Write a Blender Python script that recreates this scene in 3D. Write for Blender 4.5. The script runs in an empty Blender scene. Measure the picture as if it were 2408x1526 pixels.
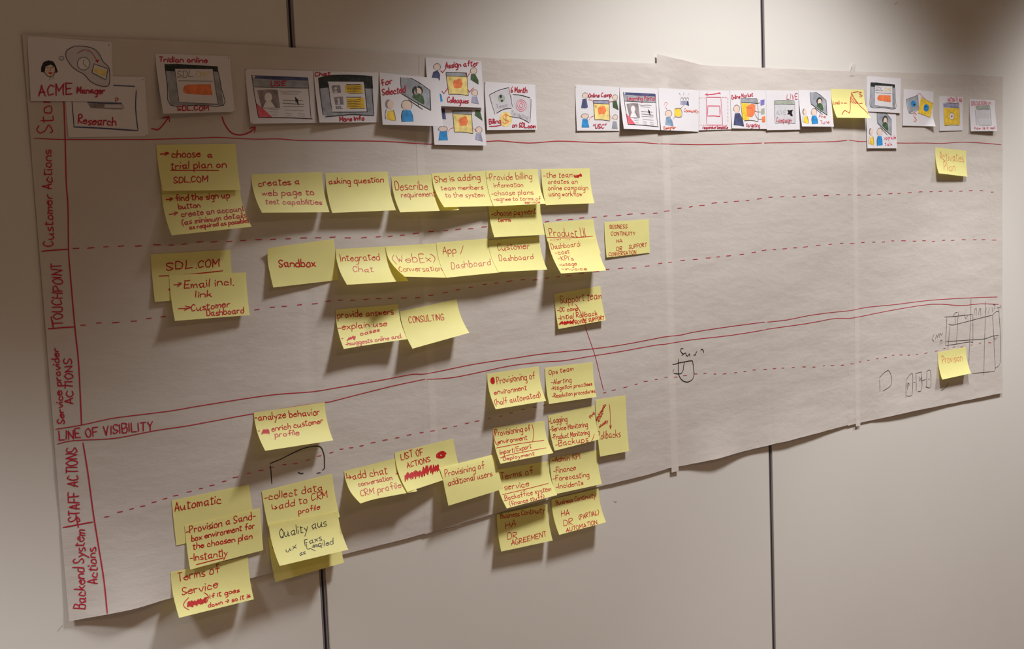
import bpy, math, random
import numpy as np
from mathutils import Vector, Matrix, noise
from mathutils.geometry import tessellate_polygon

S = bpy.context.scene
COL = S.collection
random.seed(7)
# ------------------------------------------------------------------ camera
IW, IH, FPX = 2408.0, 1526.0, 2984.19
HV = Vector((0.77666254, -0.09827902, 0.62220296))
VV = Vector((0.03973694, 0.99343074, 0.10731418))
NV = HV.cross(VV).normalized()
VV = NV.cross(HV).normalized()
DIST, CAMZ = 1.8385, 1.5
CO = Vector((0.0, -DIST, CAMZ))
cam = bpy.data.objects.new('camera', bpy.data.cameras.new('camera'))
COL.objects.link(cam)
cam.data.sensor_width = 36.0
cam.data.lens = FPX / IW * 36.0
cam.data.clip_start = 0.05
R = Matrix(((HV[0], -HV[1], -HV[2]), (NV[0], -NV[1], -NV[2]), (-VV[0], VV[1], VV[2])))
cam.matrix_world = Matrix.Translation(CO) @ R.to_4x4()
S.camera = cam
# ------------------------------------------------------------------ look
S.view_settings.view_transform = 'Standard'
S.view_settings.look = 'None'
S.view_settings.gamma = 1.0
S.view_settings.use_curve_mapping = False
S.view_settings.exposure = 0.0
w = bpy.data.worlds.new('room_light'); S.world = w; w.use_nodes = True
w.node_tree.nodes['Background'].inputs[0].default_value = (1.0, 0.67, 0.42, 1)
w.node_tree.nodes['Background'].inputs[1].default_value = 0.08


def spot(name, loc, power, size, blend, rad, col, aim=(0, 0, -1)):
    l = bpy.data.lights.new(name, 'SPOT'); l.energy = power; l.spot_size = math.radians(size); l.spot_blend = blend
    l.shadow_soft_size = rad; l.color = col
    o = bpy.data.objects.new(name, l); COL.objects.link(o); o.location = loc
    o.rotation_euler = Vector(aim).to_track_quat('-Z', 'Y').to_euler()
    return o


WARM = (1.0, 0.985, 0.96)
for lx, pw_ in ((-0.98, 500), (2.1, 276), (3.9, 272)):
    spot('ceiling_spot', (lx, -0.9, 3.0), pw_, 96, 0.36, 0.2, WARM)
al = bpy.data.lights.new('warm_fill_light', 'AREA'); al.shape = 'RECTANGLE'; al.size = 2.4; al.size_y = 0.6  # added warm fill, standing in for general light from the unseen room
al.energy = 12; al.color = (1.0, 0.66, 0.40)
ao = bpy.data.objects.new('warm_fill_light', al); COL.objects.link(ao); ao.location = (1.6, -2.9, 3.0)


# ------------------------------------------------------------------ materials
def mat(name, col, rough=0.6, metal=0.0, vary=0.0, scale=20.0, bump=0.0, bscale=(1, 1, 1), spec=0.3, transl=0.0, bdist=0.001):
    m = bpy.data.materials.new(name); m.use_nodes = True; nt = m.node_tree; b = nt.nodes['Principled BSDF']
    b.inputs['Roughness'].default_value = rough; b.inputs['Metallic'].default_value = metal
    b.inputs['Specular IOR Level'].default_value = spec
    b.inputs['Base Color'].default_value = (*col, 1)
    tc = nt.nodes.new('ShaderNodeTexCoord')
    src = None
    if vary:
        n = nt.nodes.new('ShaderNodeTexNoise'); n.inputs['Scale'].default_value = scale; n.inputs['Detail'].default_value = 3
        nt.links.new(tc.outputs['Object'], n.inputs['Vector'])
        mr = nt.nodes.new('ShaderNodeMapRange'); mr.inputs[1].default_value = .3; mr.inputs[2].default_value = .7
        mr.inputs[3].default_value = 1 - vary; mr.inputs[4].default_value = 1 + vary
        nt.links.new(n.outputs[0], mr.inputs[0])
        mx = nt.nodes.new('ShaderNodeVectorMath'); mx.operation = 'SCALE'; mx.inputs[0].default_value = col
        nt.links.new(mr.outputs[0], mx.inputs['Scale']); nt.links.new(mx.outputs[0], b.inputs['Base Color']); src = mx.outputs[0]
    if bump:
        mp = nt.nodes.new('ShaderNodeMapping'); mp.inputs['Scale'].default_value = bscale
        nt.links.new(tc.outputs['Object'], mp.inputs[0])
        n = nt.nodes.new('ShaderNodeTexNoise'); n.inputs['Scale'].default_value = 1; n.inputs['Detail'].default_value = 5
        nt.links.new(mp.outputs[0], n.inputs['Vector'])
        bp = nt.nodes.new('ShaderNodeBump'); bp.inputs['Strength'].default_value = bump; bp.inputs['Distance'].default_value = bdist
        nt.links.new(n.outputs[0], bp.inputs['Height']); nt.links.new(bp.outputs[0], b.inputs['Normal'])
    if transl:
        t = nt.nodes.new('ShaderNodeBsdfTranslucent'); t.inputs[0].default_value = (col[0] * .95, col[1] * .82, col[2] * .35 if col[2] < .5 else col[2] * .8, 1)
        x = nt.nodes.new('ShaderNodeMixShader'); x.inputs[0].default_value = transl
        nt.links.new(b.outputs[0], x.inputs[1]); nt.links.new(t.outputs[0], x.inputs[2])
        nt.links.new(x.outputs[0], nt.nodes['Material Output'].inputs[0])
    return m


M = {
 'wall': mat('painted_panel', (.69, .665, .64), .45, vary=.012, scale=3, bump=.05, bscale=(300, 300, 300), spec=.35),
 'rail': mat('anodised_rail', (.23, .215, .23), .45, .25),
 'groove': mat('dark_groove', (.008, .006, .007), .8),
 'kraft': mat('kraft_paper', (.635, .588, .56), .6, vary=.02, scale=9, bump=.6, bscale=(26, 26, 62), transl=.08, bdist=.0016),
 'note': mat('canary_note_paper', (.92, .88, .37), .55, vary=.015, scale=40, transl=.20),
 'card': mat('white_card', (.76, .74, .79), .55, vary=.01, scale=30, transl=.05),
 'tape': mat('clear_tape', (.69, .655, .62), .3, transl=.2),
 'jtape': mat('joint_tape', (.638, .591, .562), .5, bump=.4, bscale=(26, 26, 62), bdist=.0016),
 'floor': mat('brown_carpet', (.17, .115, .08), .95, vary=.2, scale=200),
 'ceil': mat('ceiling_tile', (.7, .69, .66), .9, vary=.02),
 'red': mat('red_felt_ink', (.50, .015, .015), .5),
 'crim': mat('crimson_marker_ink', (.50, .018, .05), .5),
 'pink': mat('pink_red_ink', (.62, .02, .09), .5),
 'org': mat('orange_red_ink', (.72, .12, .05), .5),
 'blk': mat('black_marker_ink', (.018, .015, .02), .5),
 'pen': mat('thin_grey_black_ink', (.07, .055, .06), .5),
 'gry': mat('grey_pencil', (.22, .21, .21), .6),
 'lgry': mat('light_grey_pencil', (.42, .42, .45), .6),
 'wash': mat('grey_wash', (.33, .35, .40), .6, vary=.25, scale=60),
 'lwash': mat('pale_grey_wash', (.60, .59, .64), .6, vary=.06, scale=60),
 'dark': mat('black_wash', (.03, .035, .035), .6, vary=.5, scale=90),
 'taupe': mat('taupe_wash', (.27, .23, .24), .6, vary=.3, scale=90),
 'navy': mat('navy_wash', (.07, .08, .18), .6, vary=.35, scale=90),
 'blue': mat('blue_wash', (.03, .25, .60), .6, vary=.25, scale=90),
 'bgry': mat('blue_grey_wash', (.22, .32, .45), .6, vary=.3, scale=90),
 'lav': mat('lavender_wash', (.33, .33, .47), .6, vary=.25, scale=90),
 'green': mat('olive_green_wash', (.06, .11, .05), .6, vary=.35, scale=90),
 'lgrn': mat('sage_wash', (.38, .42, .36), .6, vary=.2, scale=90),
 'yel': mat('yellow_wash', (.82, .55, .06), .6, vary=.2, scale=90),
 'lyel': mat('pale_yellow_wash', (.82, .66, .25), .6, vary=.18, scale=90),
 'ora': mat('orange_wash', (.82, .22, .08), .6, vary=.2, scale=90),
 'rose': mat('rose_wash', (.75, .13, .20), .6, vary=.15, scale=90),
 'skin': mat('skin_wash', (.74, .58, .50), .6, vary=.05, scale=90),
 'purp': mat('purple_wash', (.20, .18, .50), .6, vary=.3, scale=90),
 'white': mat('white_paint', (.76, .74, .78), .55),
}
INK = {'red': 'red', 'crim': 'crimson', 'pink': 'pink-red', 'org': 'orange-red', 'blk': 'black', 'pen': 'thin black', 'gry': 'grey', 'lgry': 'light grey'}
PAINT = {'wash': 'grey', 'lwash': 'pale grey', 'dark': 'black', 'taupe': 'taupe', 'navy': 'navy', 'blue': 'blue', 'bgry': 'blue-grey', 'lav': 'lavender',
 'green': 'olive green', 'lgrn': 'sage', 'yel': 'yellow', 'lyel': 'pale yellow', 'ora': 'orange', 'rose': 'rose', 'skin': 'skin-coloured', 'purp': 'purple', 'white': 'white', 'red': 'red', 'blk': 'black'}


# ------------------------------------------------------------------ geometry helpers
def ray(px, py):
    r = Vector((px - IW / 2, py - IH / 2, FPX))
    return Vector((r.dot(HV), r.dot(NV), -r.dot(VV)))


def onplane(px, py, off):
    """point at distance off (m) in front of the wall face, seen at that place of the photograph"""
    d = ray(px, py)
    return CO + d * ((DIST - off) / d.y)


def proj(p):
    q = p - CO
    x = q.x * HV[0] + q.y * NV[0] - q.z * VV[0]
    y = q.x * HV[1] + q.y * NV[1] - q.z * VV[1]
    z = q.x * HV[2] + q.y * NV[2] - q.z * VV[2]
    return x / z * FPX + IW / 2, y / z * FPX + IH / 2


class MB:
    def __init__(self): self.v = []; self.f = []
    def grid(self, pts):           # pts[r][c]
        b = len(self.v); nr, nc = len(pts), len(pts[0])
        for r in pts: self.v += r
        for i in range(nr - 1):
            for j in range(nc - 1):
                a = b + i * nc + j; self.f.append((a, a + nc, a + nc + 1, a + 1))
    def box(self, x0, x1, y0, y1, z0, z1):
        b = len(self.v)
        self.v += [Vector(p) for p in ((x0, y0, z0), (x1, y0, z0), (x1, y1, z0), (x0, y1, z0), (x0, y0, z1), (x1, y0, z1), (x1, y1, z1), (x0, y1, z1))]
        self.f += [tuple(b + k for k in q) for q in ((0, 1, 5, 4), (1, 2, 6, 5), (2, 3, 7, 6), (3, 0, 4, 7), (4, 5, 6, 7), (3, 2, 1, 0))]
    def build(self, name, material, org, parent=None, smooth=True):
        me = bpy.data.meshes.new(name)
        me.from_pydata([tuple(p - org) for p in self.v], [], self.f); me.update()
        if smooth: me.polygons.foreach_set('use_smooth', [True] * len(me.polygons))
        me.materials.append(M[material])
        o = bpy.data.objects.new(name, me); COL.objects.link(o)
        if parent: o.parent = parent
        else: o.location = org
        return o


def tag(o, label=None, cat=None, group=None, kind=None):
    for k, v in (('label', label), ('category', cat), ('group', group), ('kind', kind)):
        if v: o[k] = v


def catmull(P, n=3):
    if len(P) < 3: return list(P)
    out = []
    Q = [P[0]] + list(P) + [P[-1]]
    for i in range(1, len(Q) - 2):
        a, b, c, d = Q[i - 1], Q[i], Q[i + 1], Q[i + 2]
        for k in range(n):
            t = k / n
            out.append(tuple(0.5 * (2 * b[j] + (c[j] - a[j]) * t + (2 * a[j] - 5 * b[j] + 4 * c[j] - d[j]) * t * t + (3 * b[j] - a[j] - 3 * c[j] + d[j]) * t ** 3) for j in (0, 1)))
    out.append(tuple(P[-1]))
    return out


# ------------------------------------------------------------------ handwriting: single-stroke letters
G = {
'a': '46260514132344 464353', 'b': '0903 05163644331303', 'c': '452616041343', 'd': '46160413334446 4943', 'e': '054536260504133344', 'f': '49292723 0646',
'g': '46160413334546413010', 'h': '0903 0516364543', 'i': '0603 0808', 'j': '262110 2828', 'k': '0903 3604 1543', 'l': '0903', 'm': '0603 05162523 25465553',
'n': '0603 0516364543', 'o': '2616041333443626', 'p': '0600 05163644331303', 'q': '4616041333454640', 'r': '0603 05162636', 's': '361605343303',
't': '18141333 0737', 'u': '0604132345 464353', 'v': '062346', 'w': '061326335 6'.replace(' ', ''), 'x': '0643 4603', 'y': '0624 4600', 'z': '0646 4603 0343',
'A': '0329 2943 0545', 'B': '0903 0929482606 2646443303', 'C': '482907051344', 'D': '0903 092947453303', 'E': '0903 0949 0636 0343', 'F': '0903 0949 0636',
'G': '4829070513434525', 'H': '0903 4943 0646', 'I': '0903', 'J': '4944331304', 'K': '0903 4906 0643', 'L': '0903 0343', 'M': '0309 0925 2559 5953',
'N': '0309 0943 4349', 'O': '2907051333454729', 'P': '0903 09394705', 'Q': '2907051333454729 2443', 'R': '0903 09394706 0643', 'S': '4829081635441304',
'T': '0949 2923', 'U': '090413334449', 'V': '0923 2349', 'W': '0914 1426 2634 3459', 'X': '0943 4903', 'Y': '0926 4926 2623', 'Z': '0949 4903 0343',
'6': '390604133344351 5'.replace(' ', ''), '-': '0535', '.': '0303', ',': '0302', ':': '0404 0606', '/': '0249', '(': '29070522', ')': '09272502', "'": '0908',
'"': '0907 2927', '>': '0555 3756 5633', '<': '0905 0555 3755 5534', '+': '0545 2723', '$': '4829081635441304 2923', '!': '0905 0303', '~': '05162534455665',
'#': '03190828 2813390829 49234833 0624 09454903 0448', '?': '0829482625 2323'}


def textstrokes(s, x0, y0, x1, y1, h, up=None, rough=1.35):
    adv = []; x = 0.0; T = []
    for ch in s:
        if ch == ' ': x += 3.2; continue
        if ch == '@':
            T.append((x, [[(2.2 + 2.1 * (1 - i / 44) * math.cos(i * .8) + random.uniform(-.2, .2), 6 + 3.2 * (1 - i / 44) * math.sin(i * .8)) for i in range(34)]], 5)); x += 4.2; continue
        if ch == '#':
            T.append((x, [[(i * .62 + random.uniform(-.5, .5) + (1.2 if i % 2 else 0), (3 + random.uniform(-.4, 1.6)) if i % 2 == 0 else 9 - random.uniform(0, 2)) for i in range(9)]], 5)); x += 4.6; continue
        st = [[(int(a[i]), int(a[i + 1])) for i in range(0, len(a) - 1, 2)] for a in G[ch].split()]
        mx = max(p[0] for a in st for p in a)
        T.append((x, st, mx)); x += mx + (1.6 if mx else 1.9)
    tot = max(x - 1.6, 1.0)
    dx, dy = (x1 - x0), (y1 - y0); L = math.hypot(dx, dy) or 1
    if up is None: up = (dy / L, -dx / L)
    out = []
    for gx, st, mx in T:
        sc = 1 + random.uniform(-.06, .06) * rough; jy = random.uniform(-.25, .25) * rough; sl = random.uniform(-.03, .12) * rough
        for a in st:
            if len(a) > 1 and all(p == a[0] for p in a): a = [a[0], (a[0][0] + .3, a[0][1] - .4)]
            if len(a) == 2 and a[0] != a[1]:
                a = [a[0], ((a[0][0] + a[1][0]) / 2 + random.uniform(-.15, .15), (a[0][1] + a[1][1]) / 2 + random.uniform(-.15, .15)), a[1]]
            q = []
            for px, py in a:
                px += random.uniform(-.16, .16) * rough; py += random.uniform(-.16, .16) * rough
                t = (gx + px) / tot; yy = (((py - 3) * sc + jy) / 6.0) * h; t += sl * (py - 3) / tot
                q.append((x0 + dx * t + up[0] * yy, y0 + dy * t + up[1] * yy))
            out.append(catmull(q))
    return out


ZF = {'Z1': (0, 40, 5.0875), 'Z2': (340, 100, 5.0857), 'Z3': (720, 120, 6.3588), 'Z4': (980, 110, 6.103), 'Z5': (1330, 170, 7.297), 'Z6': (1600, 170, 6.689),
 'Z7': (1920, 150, 6.9346), 'Z8': (2100, 150, 5.263), 'B1': (60, 220, 3.8133), 'B2': (80, 580, 3.179), 'B3': (100, 980, 3.053), 'B4': (340, 320, 5.868),
 'B5': (330, 570, 6.938), 'B6': (570, 380, 6.174), 'B7': (900, 380, 6.02), 'B8': (1240, 380, 5.0875), 'C1': (600, 550, 6.689), 'C2': (900, 540, 6.02),
 'C3': (760, 680, 6.689), 'C4': (1280, 620, 4.489), 'C5': (1120, 830, 6.337), 'C6': (1130, 920, 6.508), 'C7': (1140, 1060, 5.87), 'C8': (780, 1010, 5.873),
 'D1': (570, 920, 7.63), 'D2': (590, 1090, 5.088), 'D3': (380, 1120, 4.238), 'D4': (1540, 780, 9.539), 'D5': (2040, 680, 5.45), 'P': (0, 0, 1.0)}


def zp(fr, x, y):
    a = ZF[fr]
    return a[0] + x / a[2], a[1] + y / a[2]


def ribbon(mb, pts, nrm, wdt, off):
    n = len(pts)
    if n < 2: return
    hw = wdt / 2; A = []; B = []
    P = [p + q * off for p, q in zip(pts, nrm)]
    for i in range(n):
        t = P[min(i + 1, n - 1)] - P[max(i - 1, 0)]
        if t.length < 1e-7: t = Vector((1, 0, 0))
        t.normalize(); s = nrm[i].cross(t); s.normalize()
        e = -t * hw * .8 if i == 0 else (t * hw * .8 if i == n - 1 else Vector((0, 0, 0)))
        k = hw * (.75 if i in (0, n - 1) else 1)
        A.append(P[i] + e + s * k); B.append(P[i] + e - s * k)
    b = len(mb.v); mb.v += A + B
    for i in range(n - 1): mb.f.append((b + i, b + n + i, b + n + i + 1, b + i + 1))


def lin(fr, pts, f=1):
    return [zp(fr, *p) for p in pts]


def ell(cx, cy, rx, ry=None, a0=0, a1=360, n=18):
    ry = ry or rx
    return [(cx + rx * math.cos(math.radians(a0 + (a1 - a0) * i / n)), cy + ry * math.sin(math.radians(a0 + (a1 - a0) * i / n))) for i in range(n + 1)]


def densify(q, step):
    out = [q[0]]
    for a, b in zip(q, q[1:]):
        k = max(1, int(math.hypot(b[0] - a[0], b[1] - a[1]) / step))
        out += [(a[0] + (b[0] - a[0]) * i / k, a[1] + (b[1] - a[1]) * i / k) for i in range(1, k + 1)]
    return out


# ------------------------------------------------------------------ the banner's surface
XS = [0.6146, 1.283, 1.885, 2.520, 3.183]        # joints between the four sheets


def banner_h(x, z, k=None):
    if k is None: k = 0 if x < XS[1] else 1 if x < XS[2] else 2 if x < XS[3] else 3
    h = .0026 + .00012 * k
    h += .0013 * noise.noise(Vector((x * 3.1, z * 7.0, 1.3))) + .0009 * noise.noise(Vector((x * 6, z * 24, 4.1))) + .00028 * noise.noise(Vector((x * 14, z * 60, 9.1)))
    h += .0007 * noise.noise(Vector((x * 13, z * 15, 2.2))) * min(1, max(.25, (z - 1.45) / .15))
    for sx in (1.0437, 2.2085): h -= .0007 * math.exp(-((x - sx) / .009) ** 2)
    b = z - .889
    if b < .13:
        t = max(0, 1 - b / .13) ** 2
        h += t * (.0015 + .0095 * max(0, noise.noise(Vector((x * 3.6, .3, 7.7)))) + .012 * math.exp(-((x - .70) / .06) ** 2) + .010 * math.exp(-((x - 2.02) / .07) ** 2) + .006 * math.exp(-((x - 2.3) / .12) ** 2))
    b = 1.741 - z
    if b < .09: h += max(0, 1 - b / .09) ** 2 * (.001 + .006 * math.exp(-((x - 1.96) / .05) ** 2) + .004 * math.exp(-((x - 3.02) / .06) ** 2))
    if x > 3.10: h += (x - 3.10) * .03 * (.5 + .5 * noise.noise(Vector((2.2, z * 9, 1))))
    return max(h, .0006)


def banner_pt(px, py):
    o = .003
    for _ in range(3):
        p = onplane(px, py, o); o = banner_h(p.x, p.z)
    return onplane(px, py, o)


def banner_n(p):
    e = .006
    gx = (banner_h(p.x + e, p.z) - banner_h(p.x - e, p.z)) / (2 * e); gz = (banner_h(p.x, p.z + e) - banner_h(p.x, p.z - e)) / (2 * e)
    if abs(gx) > .3: gx = 0
    return Vector((gx, -1, gz)).normalized() if False else Vector((-gx, -1, -gz)).normalized()


# ------------------------------------------------------------------ notes and cards: bent rectangular sheets
SHEETS = []


class Sheet:
    def __init__(s, q, pw=2.1, lim=(.001, .045), lift=None):
        s.q = q; s.pw = pw; s.curl = 0; s.bend = None; s.push = None
        base = [.004, .004]
        for _ in range(3):
            tl, tr = onplane(*q[0], base[0]), onplane(*q[1], base[1])
            smp = []
            for i in range(9):
                p = tl.lerp(tr, i / 8); p2 = p + Vector((0, 0, -.004)); m = 0
                for r in (p, p2):
                    if XS[0] < r.x < XS[4] and .889 < r.z < 1.745: m = max(m, banner_h(r.x, r.z) + .0004)
                    for o in SHEETS: m = max(m, o.offset(r) + .0004)
                smp.append(m)
            base = [min(max(smp[:5] + [.0006]), .02), min(max(smp[4:] + [.0006]), .02)]
        s.base = base
        s.TL, s.TR = onplane(*q[0], base[0]), onplane(*q[1], base[1])
        t = (s.TR - s.TL).normalized(); s.lift = []
        for i, (a, c) in enumerate(((s.TL, q[3]), (s.TR, q[2]))):
            d = ray(*c); k = (a - CO).dot(t) / d.dot(t); off = -(CO + d * k).y - base[i]
            if lift: off = lift[i]
            off = min(max(off, lim[0]), lim[1]); s.lift.append(off)
        s.setb()
        cand = [(a / 8, k / 8) for a in range(9) for k in range(1, 9)]
        for _ in range(4):
            for i in (0, 1):
                nd = 0
                for kk in range(5):
                    u = kk / 8 + (.5 if i else 0); p = s.at(u, 1); m = max([o.offset(p) for o in SHEETS] + [0])
                    nd = max(nd, m + .0006 + p.y)
                if nd > 0: s.lift[i] += nd
            s.setb()
        best = None
        for e in (pw, 1.8, 1.6, 1.4, 1.2, 1.0, .85, .7, .55):
            if e > pw: continue
            s.pw = e; wst = 0
            for u, v in cand:
                p = s.at(u, v); m = max([o.offset(p) for o in SHEETS] + [banner_h(p.x, p.z) if .889 < p.z < 1.745 else 0])
                wst = max(wst, m + .0004 + p.y)
            if best is None or wst < best[0] - .0004: best = (wst, e)
            if wst <= 0: break
        s.pw = best[1]; s.pen = best[0]
        n = 10; raw = [[0.0] * (n + 1) for _ in range(n + 1)]
        for i in range(n + 1):
            for j in range(n + 1):
                p = s.at(j / n, i / n)
                m = max([o.offset(p) for o in SHEETS] + [banner_h(p.x, p.z) if .886 < p.z < 1.745 and XS[0] < p.x < XS[4] else 0])
                raw[i][j] = max(0, m + .0006 + p.y)
        s.push = [[max(raw[a][c] for a in range(max(0, i - 1), min(n, i + 1) + 1) for c in range(max(0, j - 1), min(n, j + 1) + 1)) for j in range(n + 1)] for i in range(n + 1)]

    def setb(s):
        s.BL, s.BR = onplane(*s.q[3], s.lift[0] + s.base[0]), onplane(*s.q[2], s.lift[1] + s.base[1])
        s.bl0 = Vector((s.BL.x, s.TL.y, s.BL.z)); s.br0 = Vector((s.BR.x, s.TR.y, s.BR.z))

    def at(s, u, v):
        vv = max(v, 0) ** s.pw
        l = s.TL + (s.bl0 - s.TL) * v; r = s.TR + (s.br0 - s.TR) * v
        p = l.lerp(r, u); lf = s.lift[0] + (s.lift[1] - s.lift[0]) * u
        bow = 4 * u * (1 - u) * s.curl * v
        if s.bend:
            uc, vc, ru, rv, amp = s.bend; bow += amp * max(0, 1 - abs(u - uc) / ru - abs(v - vc) / rv) ** 1.6
        if s.push:
            a = min(max(u, 0), .9999) * 10; c = min(max(v, 0), .9999) * 10; i, j = int(c), int(a); fa, fc = a - j, c - i; g = s.push
            bow += (g[i][j] * (1 - fa) + g[i][j + 1] * fa) * (1 - fc) + (g[i + 1][j] * (1 - fa) + g[i + 1][j + 1] * fa) * fc
        return Vector((p.x, p.y - lf * vv - bow, p.z))

    def nrm(s, u, v):
        e = .01
        a = s.at(u + e, v) - s.at(u - e, v); b = s.at(u, v + e) - s.at(u, max(v - e, 0))
        n = b.cross(a); n.normalize()
        return n if n.y < 0 else -n

    def inv(s, px, py):
        u, v = .5, .5; e = 1e-3
        for _ in range(7):
            a = proj(s.at(u, v)); b = proj(s.at(u + e, v)); c = proj(s.at(u, v + e))
            j = ((b[0] - a[0]) / e, (c[0] - a[0]) / e, (b[1] - a[1]) / e, (c[1] - a[1]) / e)
            D = j[0] * j[3] - j[1] * j[2]; rx, ry = px - a[0], py - a[1]
            u += (j[3] * rx - j[1] * ry) / D; v += (-j[2] * rx + j[0] * ry) / D
            u = min(max(u, -.6), 1.6); v = min(max(v, .0), 1.6)
        return u, v

    def offset(s, p):
        u, v = .5, .5
        for _ in range(4):
            l = s.TL + (s.bl0 - s.TL) * v; r = s.TR + (s.br0 - s.TR) * v
            a = l.lerp(r, u); du = r - l; dv = (s.bl0 - s.TL).lerp(s.br0 - s.TR, u)
            D = du.x * dv.z - dv.x * du.z; rx, rz = p.x - a.x, p.z - a.z
            u += (dv.z * rx - dv.x * rz) / D; v += (-du.z * rx + du.x * rz) / D
        if -.01 <= u <= 1.01 and -.02 <= v <= 1.01: return -s.at(min(max(u, 0), 1), min(max(v, 0), 1)).y
        return 0


def inkpart(sh, src, name, strokes, material, wdt, root, org, level, label=None, clamp=True):
    mb = MB(); k = 0
    for st in strokes:
        pts = []; nr = []
        for (x, y) in st:
            u, v = src.inv(x, y)
            if clamp: u = min(max(u, .008), .992); v = min(max(v, .012), .988)
            pts.append(sh.at(u, v)); nr.append(sh.nrm(u, v))
        ribbon(mb, pts, nr, wdt, level + k * 2e-7); k += 1
    if mb.f:
        o = mb.build(name, material, org, root); tag(o, label); return o


def fillpart(sh, src, polys, material, root, org, level):
    for j, pl in enumerate(polys): fill1(sh, src, [pl], material, root, org, level + j * 2e-6)


def fill1(sh, src, polys, material, root, org, level):
    mb = MB()
    for j, pl in enumerate(polys):
        P2 = [Vector((x, y, 0)) for x, y in pl]
        if (P2[0] - P2[-1]).length < 1e-4: P2 = P2[:-1]
        tr = [(P2[a], P2[b], P2[c]) for a, b, c in tessellate_polygon([P2])]
        for _ in range(2):
            nt = []
            for a, b, c in tr:
                ab, bc, ca = (a + b) / 2, (b + c) / 2, (c + a) / 2
                nt += [(a, ab, ca), (ab, b, bc), (ca, bc, c), (ab, bc, ca)]
            tr = nt
        idx = {}
        for t in tr:
            f = []
            for p in t:
                key = (round(p.x, 3), round(p.y, 3))
                if key not in idx:
                    u, v = src.inv(p.x, p.y); u = min(max(u, .004), .996); v = min(max(v, .006), .994)
                    idx[key] = len(mb.v); mb.v.append(sh.at(u, v) + sh.nrm(u, v) * (level + j * 2e-6))
                f.append(idx[key])
            mb.f.append(tuple(f))
    o = mb.build('painted_patch', material, org, root); tag(o, PAINT.get(material, material) + ' paint'); return o


def sheet_obj(name, sh, material, label, cat, group, thick=0, nu=20, nv=20, corner=None):
    mb = MB(); org = (sh.TL + sh.TR + sh.BL + sh.BR) / 4
    def P(u, v): return sh.at(u, v)
    rows = [[P(j / nu, i / nv) for j in range(nu + 1)] for i in range(nv + 1)]
    mb.grid(rows)
    if thick:
        back = [[rows[i][j] - sh.nrm(j / nu, i / nv) * thick for j in range(nu + 1)] for i in range(nv + 1)]
        mb.grid([r[::-1] for r in back])
        fr = [rows[0], [r[-1] for r in rows], rows[-1][::-1], [r[0] for r in rows][::-1]]
        bk = [back[0], [r[-1] for r in back], back[-1][::-1], [r[0] for r in back][::-1]]
        for a, c in zip(fr, bk): mb.grid([c, a])
    o = mb.build(name, material, org); tag(o, label, cat, group)
    SHEETS.append(sh)
    return o, org


# ================================================================== STRUCTURE
def struct(name, mb, material, parent=None, org=Vector((0, 0, 0)), smooth=False):
    o = mb.build(name, material, org, parent, smooth)
    if not parent: o['kind'] = 'structure'
    return o


wall = bpy.data.objects.new('wall_back', None); COL.objects.link(wall); wall['kind'] = 'structure'
seams = [-1.288, -.122, 1.0437, 2.2085, 3.3735, 4.538]
GAP = .0062
for a, b in zip(seams, seams[1:]):
    m = MB(); m.box(a + GAP, b - GAP, 0, .02, 0.10, 3.03)
    o = m.build('wall_panel', 'wall', Vector((0, 0, 0)), wall, False)
    bv = o.modifiers.new('edge', 'BEVEL'); bv.width = .0012; bv.segments = 2
for sx in seams[1:-1]:
    m = MB(); m.box(sx - GAP, sx - .0020, .002, .02, .10, 3.03); m.box(sx + .0020, sx + GAP, .002, .02, .10, 3.03)
    m.build('panel_rail', 'rail', Vector((0, 0, 0)), wall, False)
    m = MB(); m.box(sx - .0020, sx + .0020, .008, .02, .10, 3.03)
    m.build('panel_groove', 'groove', Vector((0, 0, 0)), wall, False)
m = MB(); m.box(-1.29, 4.54, .02, .06, 0, 3.04); m.build('wall_backing', 'groove', Vector((0, 0, 0)), wall, False)
m = MB(); m.box(-1.29, 4.54, -.008, .02, 0, .10); struct('baseboard_back', m, 'rail')
m = MB(); m.box(-1.29, 4.54, -4.2, .06, -.05, 0); struct('floor', m, 'floor')
m = MB(); m.box(-1.29, 4.54, -4.2, .06, 3.04, 3.09); struct('ceiling', m, 'ceil')
# small scuffs on the painted panels
for pts, mt in (([(1443, 1178), (1447, 1181), (1450, 1180)], 'gry'), ([(2103, 11), (2107, 8), (2111, 5)], 'org'), ([(146, 1470), (140, 1478), (136, 1484)], 'lgry')):
    m = MB(); pp = [onplane(x, y, 0) for x, y in pts]; ribbon(m, pp, [Vector((0, -1, 0))] * 3, .0012, .0002)
    m.build('scuff_mark', mt, Vector((0, 0, 0)), wall)

# ================================================================== THE BANNER
borg = Vector((1.9, 0, 1.315))
banner = bpy.data.objects.new('paper_banner', None); COL.objects.link(banner); banner.location = borg
tag(banner, 'long wrinkled off-white paper sheet taped across the wall with red hand-drawn rows', 'banner')
top_px = [[(52, 80), (300, 92), (600, 106), (820, 119), (1041, 128)], [(985, 131), (1041, 131.5), (1160, 137), (1300, 141), (1545, 149)],
          [(1543, 127), (1568, 133), (1600, 142), (1640, 152), (1700, 156), (1790, 159), (2003, 168)], [(1999, 168), (2100, 170), (2230, 174.5), (2300, 177), (2357, 181)]]
bot_px = [[(162, 1461), (400, 1403), (620, 1351), (804, 1304), (1000, 1254)], [(998, 1256), (1169, 1206), (1415, 1142), (1514, 1118), (1566, 1103)],
          [(1566, 1102), (1620, 1091), (1698, 1072), (1810, 1045), (1995, 999)], [(1993, 1001), (2150, 965), (2250, 946), (2330, 929), (2356, 923)]]


def curve_z(px, off=.003):
    a = [onplane(x, y, off) for x, y in px]
    return [p.x for p in a], [p.z for p in a]


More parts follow.
